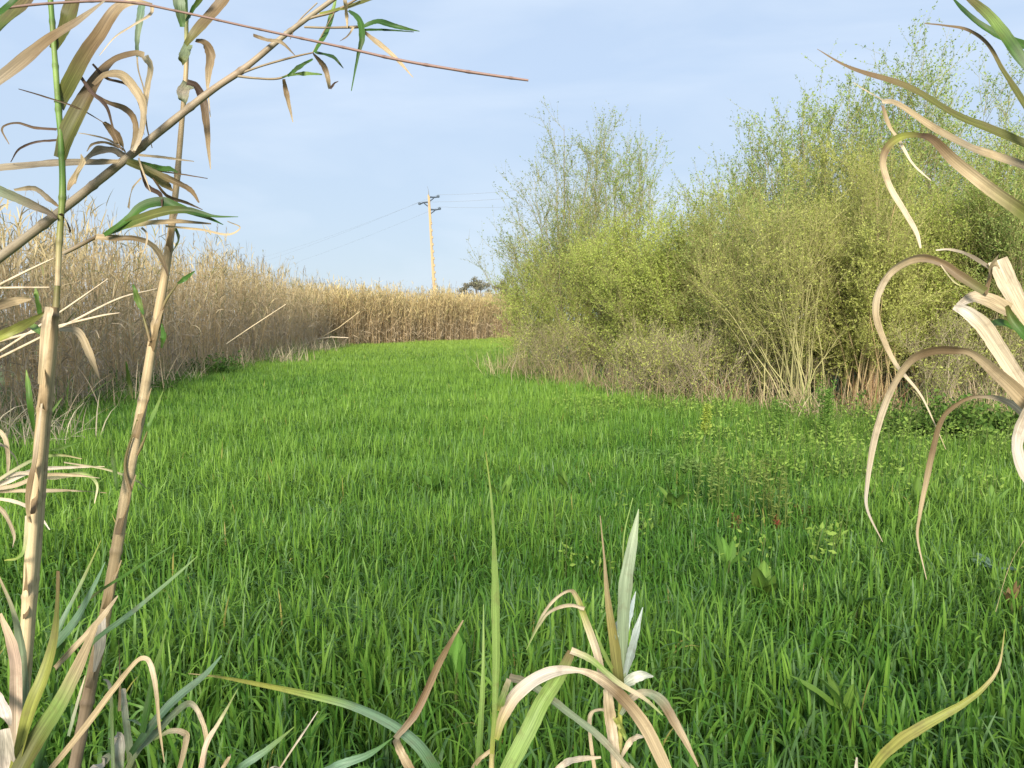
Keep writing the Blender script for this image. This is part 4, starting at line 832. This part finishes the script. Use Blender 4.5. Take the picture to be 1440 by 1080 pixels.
for p_, w_, c_, tl in [
    ([(850, 960), (838, 913), (823, 870), (811, 838), (800, 830), (780, 842), (763, 865), (743, 906)], [10, 11, 10, 7, 5, 5, 4, 1], [T, Pp, Y, T, Pp, Pp, LGn], (.2, .5, .3)), ([(822, 855), (800, 851), (773, 860), (757, 880), (740, 914)], [6, 5, 5, 4, 1], [Pp, Pp, LGn], None), ([(872, 960), (850, 920), (837, 885)], [5, 6, 2], [Y, LGn, LGn], None),
    ([(871, 960), (864, 903), (855, 843), (850, 787), (844, 725)], [14, 14, 8, 3, 1], [O, (.30, .27, .09), T, T], (.3, .3)), ([(878, 955), (876, 890), (880, 820), (890, 760), (898, 716)], [8, 15, 19, 13, 1], [GG, GG, (.27, .33, .22), (.30, .36, .22)], (.2, .1)), ([(877, 955), (887, 920), (895, 887), (904, 854)], [5, 11, 9, 1], [(.38, .46, .42), (.45, .52, .5)], (.3, .3)),
    ([(880, 890), (886, 862), (894, 832)], [6, 9, 1], [(.4, .48, .46), (.45, .52, .5)], None), ([(868, 900), (866, 885), (870, 870)], [4, 10, 3], [GG, (.4, .48, .46)], None), ([(873, 968), (887, 956), (905, 949), (919, 951)], [7, 15, 12, 2], [GG, (.55, .58, .5), (.6, .62, .55)], (.3, .4)),
    ([(873, 1005), (890, 980), (910, 974), (930, 986), (947, 1013), (965, 1045), (982, 1078)], [5, 10, 9, 14, 13, 8, 2], [GG, Pp, GG, B, T, T], (.4, .3)), ([(853, 968), (857, 1003), (861, 1037), (868, 1095)], [12, 17, 15, 12], [Pp, T, Pp, T], (.2, .2)), ([(873, 1025), (858, 1003), (843, 997), (830, 1005), (830, 1037), (838, 1095)], [4, 5, 5, 6, 5, 5], [Y, Pp, Pp, T], None),
    ([(775, 1090), (795, 1073), (813, 1067), (845, 1065)], [6, 9, 8, 3], [Pp, Wh, Pp], (.3, .3)), ([(872, 1068), (884, 1045), (893, 1036), (905, 1036)], [4, 9, 9, 3], [Pp, Pp, Wh], None), ([(866, 1010), (876, 1028), (882, 1045)], [8, 7, 2], [Y, LGn], None), ([(872, 1062), (885, 1075), (900, 1095)], [4, 5, 4], [LGn, Pp], None),
    ([(871, 960), (877, 850), (877, 760), (890, 700)], [2, 2, 2, 1], [LGn, LGn], None)]:
    blade(S4, p_, w_, c_, n_ - .02, tl)
S5 = thing('reed_shoot', 'reed shoot below the right corner sending up one curved olive leaf', 'reed', pt(1190, 1850, 1.3) * [1, 1, 0], 'young reed shoots in the foreground')
cane(S5, [(1190, 1850), (1195, 1400), (1205, 1150)], [11, 11, 8], [T, O, O], 1.3, 80)
blade(S5, [(1205, 1150), (1225, 1085), (1260, 1045), (1300, 1020), (1350, 992), (1385, 965), (1405, 935), (1413, 885)], [5, 10, 14, 12, 8, 5, 3, 1], [O, Y, (.27, .26, .07), Y, Y, T, Y], 1.27, (.3, .5, .3))
blade(S5, [(1203, 1150), (1203, 1100), (1205, 1065)], [5, 6, 2], [LGn, Wh], 1.27)

# --- giant reed outside the right edge, its leaves hang in
Rr_ = thing('giant_reed', 'giant reed outside the right edge whose pale dead leaves curl down into view', 'reed', pt(1530, 1880, 1.15) * [1, 1, 0])
cane(Rr_, [(1530, 1880), (1520, 1300), (1500, 800), (1490, 500), (1495, 250), (1510, -100)], [24, 22, 20, 18, 15, 8], [T, T, LGn, G, G], 1.15, 120)
for p_, w_, c_, tl in [
    ([(1335, -8), (1352, 12), (1375, 34), (1405, 52), (1450, 70), (1495, 100)], [2, 9, 13, 15, 18, 10], [G, Gd, G, G, G], (.3, .2)), ([(1340, -20), (1370, 5), (1390, 24), (1407, 48), (1427, 78), (1455, 112), (1490, 160)], [8, 18, 23, 25, 25, 20, 9], [B, O, LGn, G, GG, G], (.3, .2)),
    ([(1300, 33), (1327, 36), (1360, 43), (1387, 63), (1407, 97), (1427, 127), (1448, 160), (1488, 230)], [2, 4, 7, 9, 12, 14, 14, 8], [B, B, B, O, O, G], (.4, .3)), ([(1149, 69), (1180, 88), (1210, 101), (1277, 123), (1343, 163), (1393, 184), (1450, 209), (1490, 235)], [1, 5, 9, 12, 15, 16, 16, 9], [B, B, B, O, O, O, G], (.4, .3)),
    ([(1240, 143), (1262, 147), (1310, 180), (1360, 207), (1393, 218), (1450, 237), (1490, 255)], [7, 10, 13, 14, 15, 16, 10], [Pp, T, T, GT, T, GT, G], (.2, .4)), ([(1240, 148), (1250, 177), (1263, 197), (1282, 230), (1309, 254)], [8, 8, 6, 6, 2], [B, T, Pp, Pp], (.4, .3)), ([(1200, 116), (1222, 130), (1245, 143)], [1, 2, 3], [Pp, T], None),
    ([(1488, 345), (1445, 305), (1393, 267), (1343, 227), (1313, 197), (1293, 190), (1267, 192), (1247, 207), (1240, 230), (1250, 263), (1270, 297), (1287, 327), (1294, 349)], [8, 22, 18, 15, 11, 6, 10, 15, 14, 11, 10, 9, 4], [G, O, T, B, Bd, Y, B, T, Pp, Pp, Pp], (.2, .4, .6, .2, .3)),
    ([(1385, 410), (1353, 390), (1320, 368), (1287, 363), (1253, 380), (1234, 410), (1230, 440), (1240, 473), (1260, 513), (1293, 553), (1313, 593), (1330, 632)], [13, 15, 10, 12, 14, 14, 13, 11, 8, 4, 2, 1], [O, B, B, T, Pp, T, T, Pp, Pp, T], (.2, .6, .2, .2)),
    ([(1490, 620), (1437, 560), (1403, 527), (1367, 497), (1343, 492), (1310, 493), (1280, 507), (1257, 540), (1240, 580), (1227, 627), (1219, 680), (1219, 716), (1241, 762)], [9, 24, 18, 9, 11, 14, 15, 12, 12, 12, 8, 5, 1], [T, T, T, B, B, T, Pp, Pp, Wh, Pp], (.1, .6, .2, .2)),
    ([(1490, 640), (1437, 580), (1413, 563), (1387, 557), (1360, 560), (1333, 577), (1320, 597), (1310, 637), (1300, 687), (1293, 725), (1290, 758), (1303, 815)], [8, 12, 9, 6, 5, 9, 12, 11, 9, 7, 5, 1], [Pp, Wh, GT, B, B, B, T, T, Pp], (.2, .5, .2, .3)),
    ([(1500, 640), (1450, 563), (1407, 497), (1380, 458), (1357, 438), (1341, 432)], [9, 24, 25, 25, 18, 7], [Y, Pp, Pp, Pp, Wh, Wh], (.1, .2)), ([(1346, 430), (1368, 420), (1392, 424), (1420, 440)], [6, 18, 28, 28], [Wh, Pp, T, T], (.5, .4)),
    ([(1495, 520), (1447, 455), (1420, 405), (1402, 366)], [9, 24, 29, 27], [O, T, Pp, Pp], (.1, .3)), ([(1402, 367), (1390, 385), (1385, 412)], [24, 15, 10], [T, B, B], (.6, .6)), ([(1316, 352), (1335, 351), (1358, 358), (1390, 376)], [2, 4, 7, 9], [Wh, Pp, GT, GT], (.5, .4)), ([(1318, 366), (1340, 395), (1360, 405)], [2, 3, 1], [Pp, Y], None),
    ([(1382, 458), (1405, 454), (1430, 462), (1490, 480)], [2, 12, 11, 6], [Gd, G, G], (.4, .3)), ([(1490, 520), (1455, 560), (1432, 600), (1428, 630), (1440, 665), (1460, 700)], [10, 26, 28, 22, 24, 10], [T, Pp, Wh, Wh, Pp], (.3, .2)), ([(1490, 500), (1450, 478), (1425, 452), (1415, 430)], [8, 14, 14, 6], [G, G, O], (.3, .3)),
    ([(1485, 700), (1440, 760), (1418, 800), (1400, 860)], [1, 1, 1, 1], [T, T], None)]:
    blade(Rr_, p_, [q * .88 for q in w_], c_, 1.12, tl, None)
